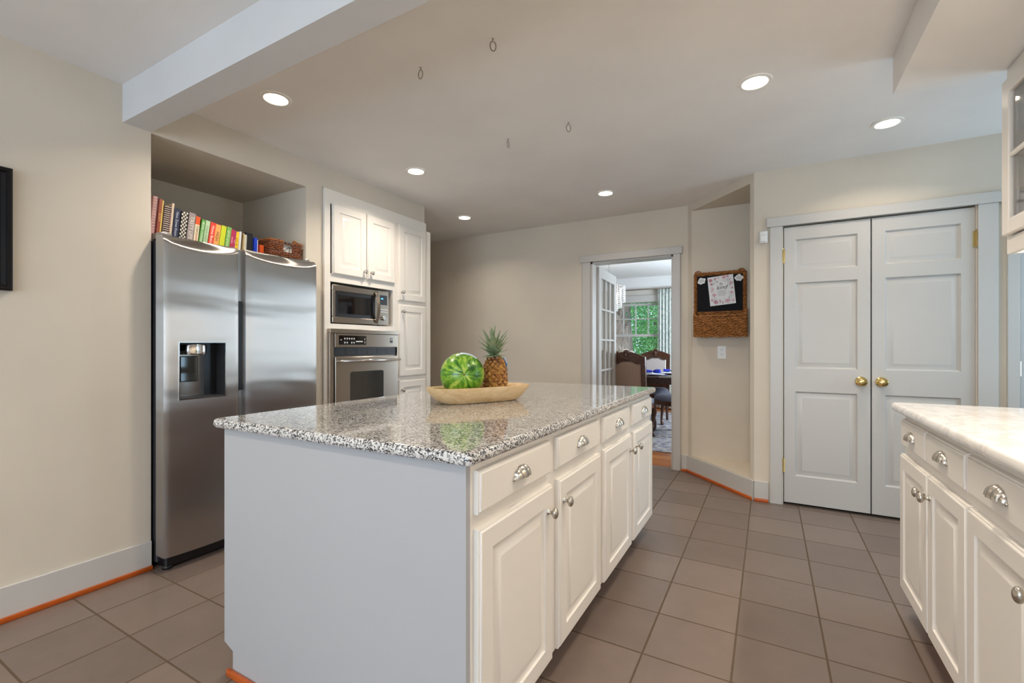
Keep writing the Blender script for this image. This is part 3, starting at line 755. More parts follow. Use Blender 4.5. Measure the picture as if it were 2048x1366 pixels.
hp = [(dw-.028-.014*math.sin(PI*t/12)*0, .01+(H_-.02)*t/12, .028+.034*math.sin(PI*t/12)**.7) for t in range(13)]
hrow = [[(p[0]-.030, p[1], p[2]), (p[0]+.0, p[1], p[2]+.004), (p[0]+.008, p[1], p[2]-.004), (p[0]-.022, p[1], p[2]-.008)] for p in hp]
finish('handle', MB().grid([[(x+.02, y, z) for x, y, z in r] for r in hrow], closed_u=True, mx=m, cap=True), M_STEEL2, dd)
cp = finish('control_panel', MB().box(dw+.002, my1-my0, 0, H_, 0, .03, bev=.003, mx=m), M_STEEL2, mw)
finish('display', MB().box(dw+.026, my1-my0-.02, H_-.115, H_-.035, .0300, .0315, mx=m).box(dw+.034, dw+.056, H_-.068, H_-.060, .0315, .0318, mi=1, mx=m), [M_BLACK, M_BLUELED], cp)
finish('button_row', MB().box(dw+.028, my1-my0-.012, .128, .133, .030, .0316, mx=m).box(dw+.028, my1-my0-.012, .108, .113, .030, .0316, mx=m), M_PRINTW, cp)
finish('dial_knob', MB().lathe([(0, .03), (.019, .03), (.018, .044), (.015, .047), (0, .047)], 24, mx=m @ Matrix.Translation((dw+.058, .058, 0))), M_CHROME, cp)
# ================================================================ WALL OVEN
ov = thing('wall_oven', 'stainless steel wall oven with black window and bar handle', 'oven', (-3.0, 2.6, .585))
ox = -2.785; y0, y1 = 2.262, 2.972
finish('case', MB().box(-3.35, TX-.032, 2.30, 2.925, .59, 1.29), M_DARK, ov)
fb = MB(); fb.box(TX+.001, ox, y0, y1, 1.270, 1.302, bev=.002).box(TX+.001, ox-.008, y0, y0+.038, .585, 1.270, bev=.002).box(TX+.001, ox-.008, y1-.015, y1, .585, 1.270, bev=.002).box(TX+.001, TX+.006, y0+.038, y1-.015, .585, 1.27)
finish('frame', fb, M_STEEL2, ov)
cpn = finish('control_panel', MB().box(TX+.006, ox-.002, y0+.042, y1-.018, 1.165, 1.268, bev=.002), M_STEEL2, ov)
m = FX(ox-.002, y0+.042, 1.165)
dsp = MB().box(.035, .300, .018, .088, 0, .0015, mx=m)
for r_, zz in ((0, .066), (1, .036)):
    for i in range(5):
        if r_ and i == 2: continue
        dsp.box(.083+i*.022, .095+i*.022, zz-.003, zz+.004, .0015, .002, mi=1, mx=m); dsp.box(.086+i*.022, .092+i*.022, zz-.010, zz-.006, .0015, .002, mi=1, mx=m)
dsp.box(.195, .262, .040, .048, .0015, .002, mi=1, mx=m).box(.283, .287, .055, .07, .0015, .002, mi=1, mx=m).box(.283, .287, .03, .045, .0015, .002, mi=1, mx=m).box(.048, .060, .052, .058, .0015, .002, mi=1, mx=m)
finish('display', dsp, [M_GLOSSBLACK, M_PRINTW], cpn)
finish('logo_plate', MB().box(.563, .593, .035, .075, 0, .0015, mx=m).box(.566, .590, .064, .067, .0015, .0018, mi=1, mx=m).box(.566, .590, .058, .061, .0015, .0018, mi=1, mx=m), [M_BLACK, M_PRINTW], cpn)
vt = MB().box(TX+.006, ox-.02, y0+.042, y1-.018, 1.098, 1.163)
for i in range(6):
    for k in range(4): vt.box(ox-.02, ox-.016, y0+.055+i*.104, y0+.055+i*.104+.085, 1.112+k*.012, 1.116+k*.012, mi=1)
finish('vent_grille', vt, [M_BLACK, M_DARK], ov)
od = MB(); m = FX(TX+.006, y0+.042, .62); dw_ = y1-y0-.060; dh = .472
od.plate(dw_, dh, .032, [.145, .475], [.125, .350], {(1, 1)}, [(.002, -.002), (.003, -.008)], .004, mx=m)
odo = finish('oven_door', od, M_STEEL2, ov)
def rrect(w0, w1, h0, h1, r, z):
    p = []
    for cx, cy, a0 in ((w1-r, h0+r, -90), (w1-r, h1-r, 0), (w0+r, h1-r, 90), (w0+r, h0+r, 180)):
        for k in range(6): a = R(a0+18*k); p.append((cx+r*math.cos(a), cy+r*math.sin(a), z))
    return p
finish('oven_window', MB().poly(rrect(.138, .482, .118, .357, .018, .0335), mx=m).grid([rrect(.138, .482, .118, .357, .018, .0335), rrect(.138, .482, .118, .357, .018, .030)], closed_u=True, mx=m), M_OVENGLASS, odo)
finish('handle', MB().tube([(.012, .438, .034), (.018, .440, .062), (.035, .440, .072), (dw_/2, .440, .074), (dw_-.02, .440, .072), (dw_-.004, .440, .062), (dw_+.002, .438, .034)], .0105, 12, mx=m), M_CHROME, odo)

# ================================================================ REFRIGERATOR
rf = thing('refrigerator', 'side-by-side stainless steel refrigerator with in-door dispenser', 'refrigerator', (-3.1, 1.635, 0))
finish('body', MB().box(-3.50, -2.81, 1.186, 2.084, .03, 1.735, bev=.004), M_DARK, rf)
finish('base_grille', MB().box(-3.4, -2.745, 1.20, 2.07, .012, .066, bev=.006), M_BLACK, rf)
for yy in (1.215, 2.05): finish('foot', MB().lathe([(0, 0), (.022, 0), (.024, .012), (.018, .02), (.018, .05), (0, .05)], 16, mx=Matrix.Translation((-2.765, yy, 0))), M_BLACK, rf)
def fridge_door(y0, y1, gap_right, disp=None):
    """bowed steel door, front around X=-2.70"""
    z0, z1 = .075, 1.752; ny, nz = 26, 60
    # columns in y and z with dispenser hole
    ys = [y0+(y1-y0)*i/ny for i in range(ny+1)]
    zs = [z0+(z1-.10-z0)*i/44 for i in range(45)]+[z1-.10+.10*i/14 for i in range(1, 15)]
    if disp:
        dy0, dy1, dz0, dz1 = disp
        def snap(lst, v):
            k = min(range(len(lst)), key=lambda i: abs(lst[i]-v)); lst[k] = v
        snap(ys, dy0); snap(ys, dy1); snap(zs, dz0); snap(zs, dz1)
    def X(y, z):
        s_ = (y-y0)/(y1-y0); bow = .013*(1-(2*s_-1)**2)
        # soft vertical edges
        e = min(y-y0, y1-y); eo = 0 if e > .008 else .006*(1-e/.008)**2
        # dished bevel on top: border line sags towards the middle of the door
        sag = z1-.028-.040*math.sin(PI*s_)**.6
        tb = 0
        if z > sag: tb = .05*((z-sag)/(z1-sag+1e-6))**1.3*(.35+.65*math.sin(PI*s_)**.5)
        return -2.713+bow-eo-tb
    b = bmesh.new(); V = [[b.verts.new((X(y, z), y, z)) for y in ys] for z in zs]
    for i in range(len(zs)-1):
        for j in range(len(ys)-1):
            yc = (ys[j]+ys[j+1])/2; zc = (zs[i]+zs[i+1])/2
            if disp and dy0 < yc < dy1 and dz0 < zc < dz1: continue
            b.faces.new([V[i][j], V[i][j+1], V[i+1][j+1], V[i+1][j]])
    xb = -2.800
    def side(pts):
        for p_, q_ in zip(pts, pts[1:]):
            b.faces.new([p_, q_, b.verts.new((xb, q_.co.y, q_.co.z)), b.verts.new((xb, p_.co.y, p_.co.z))])
    side([r[0] for r in V]); side([r[-1] for r in V]); side(V[0]); side(V[-1])
    bmesh.ops.remove_doubles(b, verts=b.verts[:], dist=1e-6); bmesh.ops.recalc_face_normals(b, faces=b.faces[:])
    mb = MB(); mb._add(b)
    return finish('door', mb, M_STEEL, rf, smooth=28)
DSP = (1.243, 1.478, .888, 1.192)
fl = fridge_door(1.179, 1.560, False, DSP)
fr_ = fridge_door(1.604, 2.092, True)
# dispenser pocket
dq = MB(); a_, b_, c_, e_ = DSP; xf = -2.703; xd = -2.79
dq.box(xd-.004, xd, a_, b_, c_, e_); dq.box(xd, xf, a_-.002, a_+.002, c_, e_, mi=1).box(xd, xf, b_-.002, b_+.002, c_, e_, mi=1).box(xd, xf, a_, b_, e_-.003, e_+.001).box(xd, xf, a_, b_, c_-.001, c_+.008, mi=1)
dso = finish('dispenser', dq, [M_BLACK, M_DARK], fl); dso['label'] = 'recessed black ice and water dispenser'
finish('dispenser_rim', MB().grid([[(xf+dx, yy, zz) for yy, zz in ((a_-i, c_-i), (b_+i, c_-i), (b_+i, e_+i), (a_-i, e_+i))] for i, dx in ((-.002, -.004), (-.001, .003), (.002, .003), (.003, -.003))], closed_u=True), M_CHROME, dso)
finish('dispenser_backplate', MB().grid([[(xd+.001+.018*math.sin(PI/2*min(1, t*1.1))*0+dx, yy, z) for z in (c_+.01, e_-.045)] for t, (yy, dx) in enumerate([(a_+.003, .010), (a_+.06, .014), (a_+.12, .012), (a_+.15, .004), (a_+.165, 0)])]), M_STEELSIDE, dso)
finish('dispenser_paddle', MB().box(xd+.02, xd+.028, a_+.032, a_+.122, c_+.09, e_-.075, bev=.004), M_GLOSSBLACK, dso)
finish('dispenser_spout', MB().lathe([(0, 0), (.034, 0), (.036, .01), (.036, .05), (.034, .056), (0, .056)], 24, mi=0, mx=Matrix.Translation((xd+.045, a_+.10, e_-.066)), sx=.75, sy=1.55), M_CHROME, dso)
# channel between the doors with pocket handles
finish('handle_channel', MB().box(-2.800, -2.752, 1.559, 1.605, .078, 1.74).box(-2.752, -2.745, 1.566, 1.598, .91, 1.44, mi=1), [M_STEELSIDE, M_BLACK], rf)
finish('hinge_cover', MB().box(-2.87, -2.775, 1.186, 1.245, 1.736, 1.772, bev=.006, seg=2), M_STEELSIDE, rf)
finish('hinge_cover', MB().box(-2.87, -2.775, 2.03, 2.084, 1.736, 1.772, bev=.006, seg=2), M_STEELSIDE, rf)
# ================================================================ BOOKS ON THE REFRIGERATOR
FT = 1.7355
def bcol(r, g, b): return mat('cover_%d_%d_%d' % (r, g, b), s2l(r, g, b), .45)
M_PAGE = mat('book_pages', s2l(225, 215, 195), .8)
BX = -2.90      # spine plane
K = Vector((0, 0, 0))
# (y at spine, thickness, height, tilt deg, cover rgb, kind, spine text, text rgb, label)
BOOKS = [
 (1.190, .019, .252, 5, (196, 150, 148), 'spiral', '', None, 'pale pink spiral-bound book at the left end of the row on the refrigerator'),
 (1.2105, .0055, .246, 5, (92, 12, 18), '', '', None, 'thin dark red booklet beside the pink spiral book'),
 (1.2175, .015, .243, 5, (150, 74, 48), '', 'SECRETS', (214, 170, 90), 'rust brown book with gold lettering near the left end of the row'),
 (1.234, .007, .238, 5, (214, 190, 96), '', '', None, 'slim yellow book between the rust book and the striped spiral book'),
 (1.243, .029, .214, 5, (84, 50, 44), 'rings', '', None, 'thick brown book with wide white spiral rings'),
 (1.2735, .007, .214, 5, (120, 24, 28), 'rings', '', None, 'thin dark red book with fine white rings'),
 (1.282, .010, .236, 5, (214, 196, 170), '', '', None, 'narrow cream book standing taller than its neighbours'),
 (1.294, .030, .214, 5, (30, 36, 62), '', 'Nine Zones Know', (190, 200, 215), 'navy blue book with white script on the spine'),
 (1.328, .034, .205, 6, (34, 30, 34), 'checker', '', None, 'black and cream checkered spiral book'),
 (1.366, .034, .208, 6, (150, 136, 132), '', 'TASTY LIFE', (220, 214, 200), 'wide grey book with pale lettering right of the checkered one'),
 (1.404, .023, .194, 6, (232, 216, 180), 'orangetop', 'FORKS KNIVES', (40, 36, 34), 'cream book with an orange top band and dark lettering'),
 (1.430, .020, .186, 8, (92, 152, 62), '', 'VEGAN COOKING', (240, 244, 232), 'green book with white capital lettering'),
 (1.452, .023, .184, 8, (176, 200, 156), '', 'simple meals', (120, 150, 120), 'pale mint green book right of the bright green one'),
 (1.478, .029, .180, 8, (214, 62, 44), '', 'Home Basics', (244, 226, 206), 'bright red book in the middle of the row'),
 (1.510, .030, .176, 8, (232, 164, 88), '', 'HIGH', (80, 50, 30), 'peach orange book right of the red one'),
 (1.543, .028, .175, 8, (196, 202, 34), '', '', None, 'plain lime yellow book in the middle of the row'),
 (1.574, .027, .174, 8, (116, 164, 84), '', 'garden greens', (210, 226, 180), 'mid green book right of the lime one'),
 (1.603, .019, .162, 7, (172, 40, 74), '', 'sweets', (232, 180, 190), 'crimson book left of its thinner plum twin'),
 (1.6235, .0115, .156, 7, (158, 46, 96), '', 'treats', (232, 190, 200), 'thin plum book between the crimson and yellow ones'),
 (1.637, .020, .155, 5, (232, 190, 20), '', 'quick fix', (110, 80, 10), 'short sunny yellow book'),
 (1.660, .012, .158, 4, (206, 206, 204), '', '', None, 'thin white book right of the yellow one'),
 (1.674, .009, .154, 4, (92, 66, 44), '', '', None, 'thin brown book right of the white one'),
 (1.6845, .007, .152, 4, (168, 146, 92), '', '', None, 'thin tan book beside the cream spiral notebook'),
 (1.693, .019, .146, 3, (214, 208, 186), 'spiral', '', None, 'cream spiral notebook leaning by the black books'),
 (1.7135, .018, .163, 0, (16, 16, 18), '', '', None, 'left one of the three black books'),
 (1.7330, .017, .163, 0, (18, 14, 12), '', '', None, 'middle one of the three black books'),
 (1.7515, .006, .160, 0, (14, 18, 22), '', '', None, 'thinnest, right one of the three black books'),
 (1.761, .020, .138, 2, (18, 54, 178), '', '', None, 'cobalt blue book right of the black ones'),
 (1.7825, .006, .128, 2, (226, 228, 230), '', '', None, 'thin white booklet right of the cobalt blue book'),
 (1.791, .010, .098, 0, (132, 20, 14), '', '', None, 'short dark red book left of the orange box-shaped book'),
 (1.803, .026, .100, 0, (206, 82, 22), '', '', None, 'short orange book beside the wicker basket'),
]
M_RING = mat('white_spiral_wire', s2l(220, 210, 200), .35)
for y, th, h, tilt, rgb, kind, txt, tc_, lab in BOOKS:
    k = MB(); dpt = .19
    mats = [bcol(*rgb), M_PAGE, bcol(*tc_) if tc_ else M_PAGE, M_RING]
    cv = min(.002, th*.25)
    k.box(-dpt, 0, 0, cv, 0, h).box(-dpt, 0, th-cv, th, 0, h).box(-cv, 0, cv, th-cv, 0, h)
    k.box(-dpt+.004, -cv-.0002, cv, th-cv, .003, h-.004, mi=1)
    if kind in ('spiral', 'rings'):
        n = 18 if kind == 'rings' else 16
        for i in range(n):
            z = h*(i+.6)/(n+.2)
            k.tube([(-.006, th*.1, z), (.004, th*.12, z), (.007, th*.5, z+.001), (.004, th*.88, z), (-.006, th*.9, z)], .0022 if kind == 'rings' else .0013, 6, mi=3)
    if kind == 'checker':
        n = 18
        for i in range(n):
            for j in range(4):
                if (i+j) % 2: continue
                a0 = th*(.04+.92*j/4); a1 = th*(.04+.92*(j+1)/4); z = h*(i+.1)/n
                k.box(-.001, .0012, a0, a1, z, z+h/n*.8, mi=1)
    if kind == 'orangetop': 
        mats.append(bcol(216, 84, 30)); k.box(-dpt*.5, .0006, -.0003, th+.0003, h*.76, h+.0004, mi=4)
        mats.append(bcol(176, 50, 50))
        k.text('FORKS', min(th*.7, .02), fr((.0006, th*.5, h*.60), (0, 0, -1), (0, 1, 0), (1, 0, 0)), mi=2)
        k.text('KNIVES', min(th*.7, .02), fr((.0006, th*.5, h*.33), (0, 0, -1), (0, 1, 0), (1, 0, 0)), mi=5)
    elif txt:
        sz = min(th*.8, h*1.3/len(txt))
        k.text(txt, sz, fr((.0004, th*.5, h*.58), (0, 0, -1), (0, 1, 0), (1, 0, 0)), mi=2)
    k.bm.transform(Matrix.Translation((BX+random.uniform(-.004, .004), y, FT)) @ Matrix.Rotation(R(-tilt), 4, 'X'))
    o = finish('book', k, mats, smooth=30)
    tag(o, lab, 'book', 'books on top of the refrigerator')
# basket on refrigerator
bk = thing('wicker_basket', 'dark woven basket with open handle slot on top of the refrigerator', 'basket', (-2.93, 1.94, FT))
g = MB(); x0, x1, y0, y1, z0, z1 = -3.04, -2.85, 1.842, 2.072, FT+.0005, FT+.142; t = .012
hy0_, hy1_, hz0_, hz1_ = 1.935, 2.005, FT+.072, FT+.118
g.box(x0, x1, y0, y1, z0, z0+.01, bev=.003)
g.box(x0, x0+t, y0, y1, z0, z1, bev=.003).box(x0, x1, y0, y0+t, z0, z1, bev=.003).box(x0, x1, y1-t, y1, z0, z1, bev=.003)
g.box(x1-t, x1, y0, hy0_, z0, z1, bev=.003).box(x1-t, x1, hy1_, y1, z0, z1, bev=.003).box(x1-t, x1, hy0_-.004, hy1_+.004, z0, hz0_, bev=.003)
for i in range(11):
    zz = z0+.007+i*.0122
    for (ya, yb) in (((y0, y1),) if zz < hz0_ or zz > hz1_ else ((y0, hy0_), (hy1_, y1))):
        pts = [(x1+.001+.003*math.sin((ya+(yb-ya)*q/24)*180+i*PI), ya+(yb-ya)*q/24, zz) for q in range(25)]
        g.tube(pts, .0055, 6)
    g.tube([(x0+(x1-x0)*q/10, y0-.001+.002*math.sin(q*2+i*PI), zz) for q in range(11)], .0055, 6)
finish('woven_body', g, M_WICKD, bk)
rim = MB()
for (ya, yb) in ((y0-.003, hy0_), (hy1_, y1+.003)): rim.tube([(x1, ya+(yb-ya)*q/14, z1+.002*math.sin(q*2.2)) for q in range(15)], .008, 7)
rim.tube([(x0, y0, z1), (x1, y0, z1)], .008, 7).tube([(x0, y1, z1), (x1, y1, z1)], .008, 7).tube([(x0, y0, z1), (x0, y1, z1)], .008, 7)
rim.ball((x1+.002, 2.016, z1+.008), (.010, .014, .012), u=8, v=6).ball((x1+.003, 2.03, z1+.002), (.009, .012, .012), u=8, v=6)
finish('rim', rim, wicker('orange_wicker_rim', s2l(90, 44, 16), s2l(170, 96, 40), s2l(206, 130, 66), 60, 160), bk)
finish('handle_bar', MB().tube([(x1, hy0_-.006, z1-.006), (x1, hy1_+.006, z1-.006)], .006, 8), M_BLACK, bk)
nt = MB(); nt.box(-2.875, -2.866, hy0_-.012, hy1_+.012, FT+.055, FT+.12)
nt.tube([(-2.866, 1.99, FT+.112), (-2.866, 1.955, FT+.088), (-2.866, 1.985, FT+.068), (-2.866, 1.995, FT+.112)], .0025, 6, mi=1)
o = finish('metal_plate', nt, [mat('pale_grey_metal', s2l(196, 192, 184), .35), M_DARK]); tag(o, 'pale grey plate seen through the slot of the dark basket', 'plate')

# ================================================================ FRUIT TRAY
TC = Vector((-1.185, 1.805)); TA = math.atan2(.443, .234)
tm = Matrix.Translation((TC.x, TC.y, .912)) @ Matrix.Rotation(TA, 4, 'Z')
def se(a, b, n, z, seg=56, e=3.0, dx=0):
    out = []
    for k in range(seg):
        t = 2*PI*k/seg; c_, s_ = math.cos(t), math.sin(t)
        out.append((dx+a*abs(c_)**(2/e)*(1 if c_ > 0 else -1), b*abs(s_)**(2/e)*(1 if s_ > 0 else -1), z))
    return out
rows = [se(.185, .065, 0, .001), se(.195, .072, 0, .004), se(.222, .085, 0, .022), se(.248, .098, 0, .052), se(.258, .104, 0, .070), se(.258, .104, 0, .073), se(.250, .096, 0, .0735), se(.236, .085, 0, .062), se(.20, .070, 0, .030), se(.17, .055, 0, .020)]
tr = MB().grid(rows, closed_u=True, mx=tm).poly(rows[0][::-1], mx=tm).poly(rows[-1], mx=tm)
# gouged, hand-carved edges
for v in tr.bm.verts: v.co += Vector((random.uniform(-1, 1), random.uniform(-1, 1), random.uniform(-.5, .5)))*.0007
o = finish('wooden_tray', tr, M_TRAY, smooth=60); tag(o, 'pale carved wooden dough bowl holding fruit on the granite island', 'tray')
# watermelon: axis points towards the aisle end of the room
mc = Vector((-1.243, 1.745, 1.040)); mr = .102
ax = (Vector((0, 0, 1.12))-mc).normalized(); ax = (Matrix.Rotation(R(5), 3, 'Z') @ ax)
q = ax.to_track_quat('Z', 'Y')
wm = thing('watermelon', 'round green striped watermelon in the wooden tray', 'watermelon', mc); wm.rotation_euler = q.to_euler()
g = MB(); g.ball((0, 0, 0), (mr, mr, mr*.98), u=64, v=40)
for v in g.bm.verts:
    d2 = v.co.x**2+v.co.y**2
    if v.co.z > 0: v.co.z -= .006*math.exp(-d2/.00015)
finish('rind', g, M_MELON, wm, local=True, smooth=80)
finish('stem_scar', MB().lathe([(0, mr*.98-.006), (.004, mr*.98-.0045), (.005, mr*.98-.006)], 10), M_STEMB, wm, local=True)
finish('sticker', MB().grid([[(mr*1.004*math.sin(R(a))*math.cos(R(b)), mr*1.004*math.sin(R(a))*math.sin(R(b)), mr*.985*math.cos(R(a))) for b in (50, 58, 66, 74, 82, 90, 98)] for a in (66, 70, 75, 80)]), M_TAGW, wm, local=True)  # pale patch on the rind painting its whitish highlight
# pineapple
pc = Vector((-1.158, 1.905)); pz = .934
pn = thing('pineapple', 'upright pineapple with spiky green crown behind the watermelon', 'pineapple', (pc.x, pc.y, pz)); pn.rotation_euler = (R(-2), R(-3), R(20))
def prad(z): return .0565*(max(0.0, 1-abs((z-.078)/.116)**2.6))**.5
g = MB()
g.lathe([(.0001, 0.0)]+[(prad(z)-.0045, z) for z in [.004+.011*i for i in range(17)]]+[(.0001, .187)], 28, mi=1)
nrow = 12
for i in range(nrow):
    z = .012+i*.0150; r = prad(z)
    n = 10
    for j in range(n):
        a = 2*PI*(j+.5*(i % 2))/n
        mm = Matrix.Rotation(a, 4, 'Z') @ Matrix.Translation((r-.003, 0, z)) @ Matrix.Rotation(R(-55*max(0, (z-.11)/.08)), 4, 'Y') @ Matrix.Rotation(R(45), 4, 'X')
        w_ = PI*r/n*.66
        g.grid([[(0, -w_, -w_), (0, w_, -w_), (0, w_, w_), (0, -w_, w_)], [(.004, -w_*.8, -w_*.8), (.004, w_*.8, -w_*.8), (.004, w_*.8, w_*.8), (.004, -w_*.8, w_*.8)], [(.0085, -w_*.3, -w_*.3), (.0085, w_*.3, -w_*.3), (.0085, w_*.3, w_*.3), (.0085, -w_*.3, w_*.3)], [(.0065, -w_*.12, -w_*.12), (.0065, w_*.12, -w_*.12), (.0065, w_*.12, w_*.12), (.0065, -w_*.12, w_*.12)]], closed_u=True, mi=0, mx=mm, cap=True)
finish('rind', g, [M_PINE, M_PINEDARK], pn, local=True, smooth=50)
def leaf(mb, base, yaw, pitch, ln, wd, curl, mi=0):
    rows = []; n = 7
    p = Vector(base); a = pitch
    for i in range(n+1):
        t = i/n; w_ = wd*(1-t**1.6)*(.75+.5*math.sin(PI*min(1, t*1.4)))+.0004
        d = Vector((math.cos(yaw)*math.cos(a), math.sin(yaw)*math.cos(a), math.sin(a)))
        sd = Vector((-math.sin(yaw), math.cos(yaw), 0)); nn = sd.cross(d)
        rows.append([p-sd*w_+nn*.2*w_*-1, p-nn*w_*.45*-1*0+nn*w_*-.55*-1*-1, p+sd*w_+nn*.2*w_*-1])
        p = p+d*ln/n; a -= curl/n
    mb.grid(rows, mi=mi)
g = MB(); random.seed(3)
for lv, (cnt, pitch, ln, z) in enumerate([(9, 8, .060, .186), (9, 28, .080, .192), (9, 45, .098, .198), (8, 57, .112, .204), (7, 68, .120, .21), (5, 82, .122, .215)]):
    for j in range(cnt):
        leaf(g, (0.006*math.cos(j), .006*math.sin(j), z), 2*PI*(j+lv*.37)/cnt+random.uniform(-.15, .15), R(pitch+random.uniform(-6, 6)), ln*random.uniform(.88, 1.1), .0125+.001*lv, R(random.uniform(-6, 22)))
sm = finish('leaf_crown', g, M_LEAFP, pn, local=True, smooth=80)
md = sm.modifiers.new('thickness', 'SOLIDIFY'); md.thickness = .0014
g = MB(); g.grid([[(.030, .045, .180), (.048, .040, .182)], [(.038, .049, .165), (.055, .045, .160)], [(.044, .052, .14), (.056, .048, .136)], [(.052, .052, .115), (.058, .048, .112)]])
g.box(.043, .054, .046, .0515, .138, .155, mi=1)
to = finish('hang_tag', g, [M_TAGW, M_TAGB], pn, local=True); to['label'] = 'pale blue paper tag'
md = to.modifiers.new('thickness', 'SOLIDIFY'); md.thickness = .001

# ================================================================ MESSAGE BOARD IN THE NICHE
nb = thing('message_board_basket', 'wicker wall basket with chalkboard back hanging in the corner niche', 'wall basket', (-.38, NB, 1.25))
bx0, bx1, bz0, bz1 = -.592, -.172, 1.27, 1.836; yf = NB-.035; yb = NB-.004
finish('chalkboard', MB().box(bx0+.02, bx1-.02, yf+.008, yb, bz0, bz1-.02), mat('chalkboard_black', (.008, .007, .009), .75, spec=.2), nb)
g = MB()
def rope(p, q, n, r=.013, amp=.003, ph=0):
    p = Vector(p); q = Vector(q)
    return [p+(q-p)*k/n+Vector((amp*math.sin(k*2.1+ph), 0, amp*math.cos(k*2.1+ph))) for k in range(n+1)]
g.tube(rope((bx0+.01, yf+.004, bz1-.012), (bx1-.01, yf+.004, bz1-.004), 30), .0135, 8)
g.tube(rope((bx0+.008, yf+.004, bz0), (bx0+.008, yf+.004, bz1-.01), 30), .0125, 8)
g.tube(rope((bx1-.008, yf+.004, bz0), (bx1-.008, yf+.004, bz1-.01), 30), .0125, 8)
for k in range(46):      # wrapped strands
    z = bz0+(bz1-bz0)*k/46
    for x in (bx0+.008, bx1-.008): g.tube([(x-.014, yf+.006, z-.003), (x, yf-.010, z), (x+.014, yf+.006, z+.003)], .004, 5)
for k in range(36):
    x = bx0+.02+(bx1-bx0-.04)*k/35; g.tube([(x-.003, yf+.006, bz1-.024), (x, yf-.011, bz1-.010), (x+.003, yf+.006, bz1+.005)], .004, 5)
for x in (bx0+.03, bx1-.035): g.tube([(x-.026, yf+.004, bz1-.004), (x-.02, yf+.002, bz1+.012), (x, yf, bz1+.018), (x+.02, yf+.002, bz1+.012), (x+.026, yf+.004, bz1-.004)], .006, 7)
finish('woven_frame', g, M_WICK, nb)
g = MB(); pz0, pz1 = 1.255, 1.45; py0 = NB-.135; py1 = NB-.03; X0_, X1_ = -.585, -.165
g.box(X0_+.004, X1_-.004, py0+.005, py1, pz0, pz0+.01).box(X0_+.004, X1_-.004, py0+.006, py0+.012, pz0, pz1-.02).box(X0_+.004, X0_+.012, py0+.006, py1, pz0, pz1-.02).box(X1_-.012, X1_-.004, py0+.006, py1, pz0, pz1-.02)
random.seed(11)
for i in range(15):
    z = pz0+.004+i*.0118
    pts = [(X0_+(X1_-X0_)*k/42, py0+.004+.0045*math.sin(k*PI/2.6+i*PI), z+random.uniform(-.0018, .0018)+.003*math.sin(k*.5+i)) for k in range(43)]
    g.tube(pts, .0068, 6)
    for xx in (X0_, X1_): g.tube([(xx+.003*math.sin(k*1.6+i*PI), py0+.004+(py1-py0)*k/8, z) for k in range(9)], .0065, 6)
for i in range(5):    # back weave seen above the rim
    z = pz1-.018+i*.012; g.tube([(X0_+.01+(X1_-X0_-.02)*k/30, yf-.004+.003*math.sin(k*1.3+i*PI), z) for k in range(31)], .0066, 6)
g.tube(rope((X0_, py0+.002, pz1-.012), (X1_, py0+.002, pz1-.006), 32), .010, 8)
for xx in (X0_+.004, X1_-.004): g.tube([(xx, py0+.004, pz1-.012), (xx, (py0+yf)/2, pz1+.028), (xx, yf, pz1+.045)], .012, 8)
g.tube([(-.44, py0+.0, pz1-.014), (-.435, (py0+yf)/2, pz1+.006), (-.44, yf, pz1+.026)], .008, 7)
finish('woven_pocket', g, M_WICK, nb)
# print
M_CARD = mat('white_card', s2l(232, 232, 232), .6); M_PINK = mat('rose_print', s2l(214, 150, 166), .6); M_PINK2 = mat('deep_rose_print', s2l(186, 104, 124), .6); M_GRN = mat('grey_leaf_print', s2l(130, 136, 136), .6); M_INK = mat('black_ink', (.02, .02, .025), .6)
cx, cz = -.366, 1.672
pm = fr((cx, yf+.004, cz), (1, 0, 0), (0, 0, 1), (0, -1, 0)) @ Matrix.Rotation(R(5.5), 4, 'Z') @ Matrix.Translation((0, 0, .005))
g = MB().box(-.105, .105, -.13, .13, -.0025, 0, mx=pm)
random.seed(5)
def petals(x, y, r, mi, mc, n=5):
    a0 = random.random()*6
    for k in range(n):
        a = 2*PI*k/n+a0; h_ = .0005+.0001*k; g.poly([(x, y, h_), (x+r*.7*math.cos(a-.42), y+r*.7*math.sin(a-.42), h_), (x+r*math.cos(a), y+r*math.sin(a), h_), (x+r*.7*math.cos(a+.42), y+r*.7*math.sin(a+.42), h_)], mi=mi, mx=pm)
    g.lathe([(r*.18, .0012), (.0001, .0013)], 6, mi=mc, mx=pm @ Matrix.Translation((x, y, 0)))
for x, y, r in [(-.082, .10, .018), (-.045, .108, .012), (-.02, .118, .008), (.03, .115, .02), (.06, .118, .014), (-.078, .066, .014), (.082, .055, .015), (.075, .09, .009), (-.07, .018, .013), (-.062, -.035, .02), (-.08, .0, .01), (.08, -.03, .016), (.04, -.098, .024), (-.055, -.10, .022), (-.085, -.08, .012), (0, -.112, .012), (.085, -.1, .014), (-.02, -.095, .01), (.088, .01, .01), (-.03, .075, .007)]:
    petals(x, y, r, random.choice((3-2, 1, 2)), 2, random.choice((5, 6)))
for k in range(260):
    a = random.random()*2*PI; ex = random.uniform(.62, .97); x = .1*ex*math.copysign(min(1, abs(math.cos(a))**.6), math.cos(a)); y = .125*ex*math.copysign(abs(math.sin(a))**.6, math.sin(a))
    t = random.random()*PI; l = random.uniform(.006, .012)
    g.poly([(x, y, .0004), (x+l*.5*math.cos(t)-.0015*math.sin(t), y+l*.5*math.sin(t)+.0015*math.cos(t), .0004), (x+l*math.cos(t), y+l*math.sin(t), .0004), (x+l*.5*math.cos(t)+.0015*math.sin(t), y+l*.5*math.sin(t)-.0015*math.cos(t), .0004)], mi=3, mx=pm)
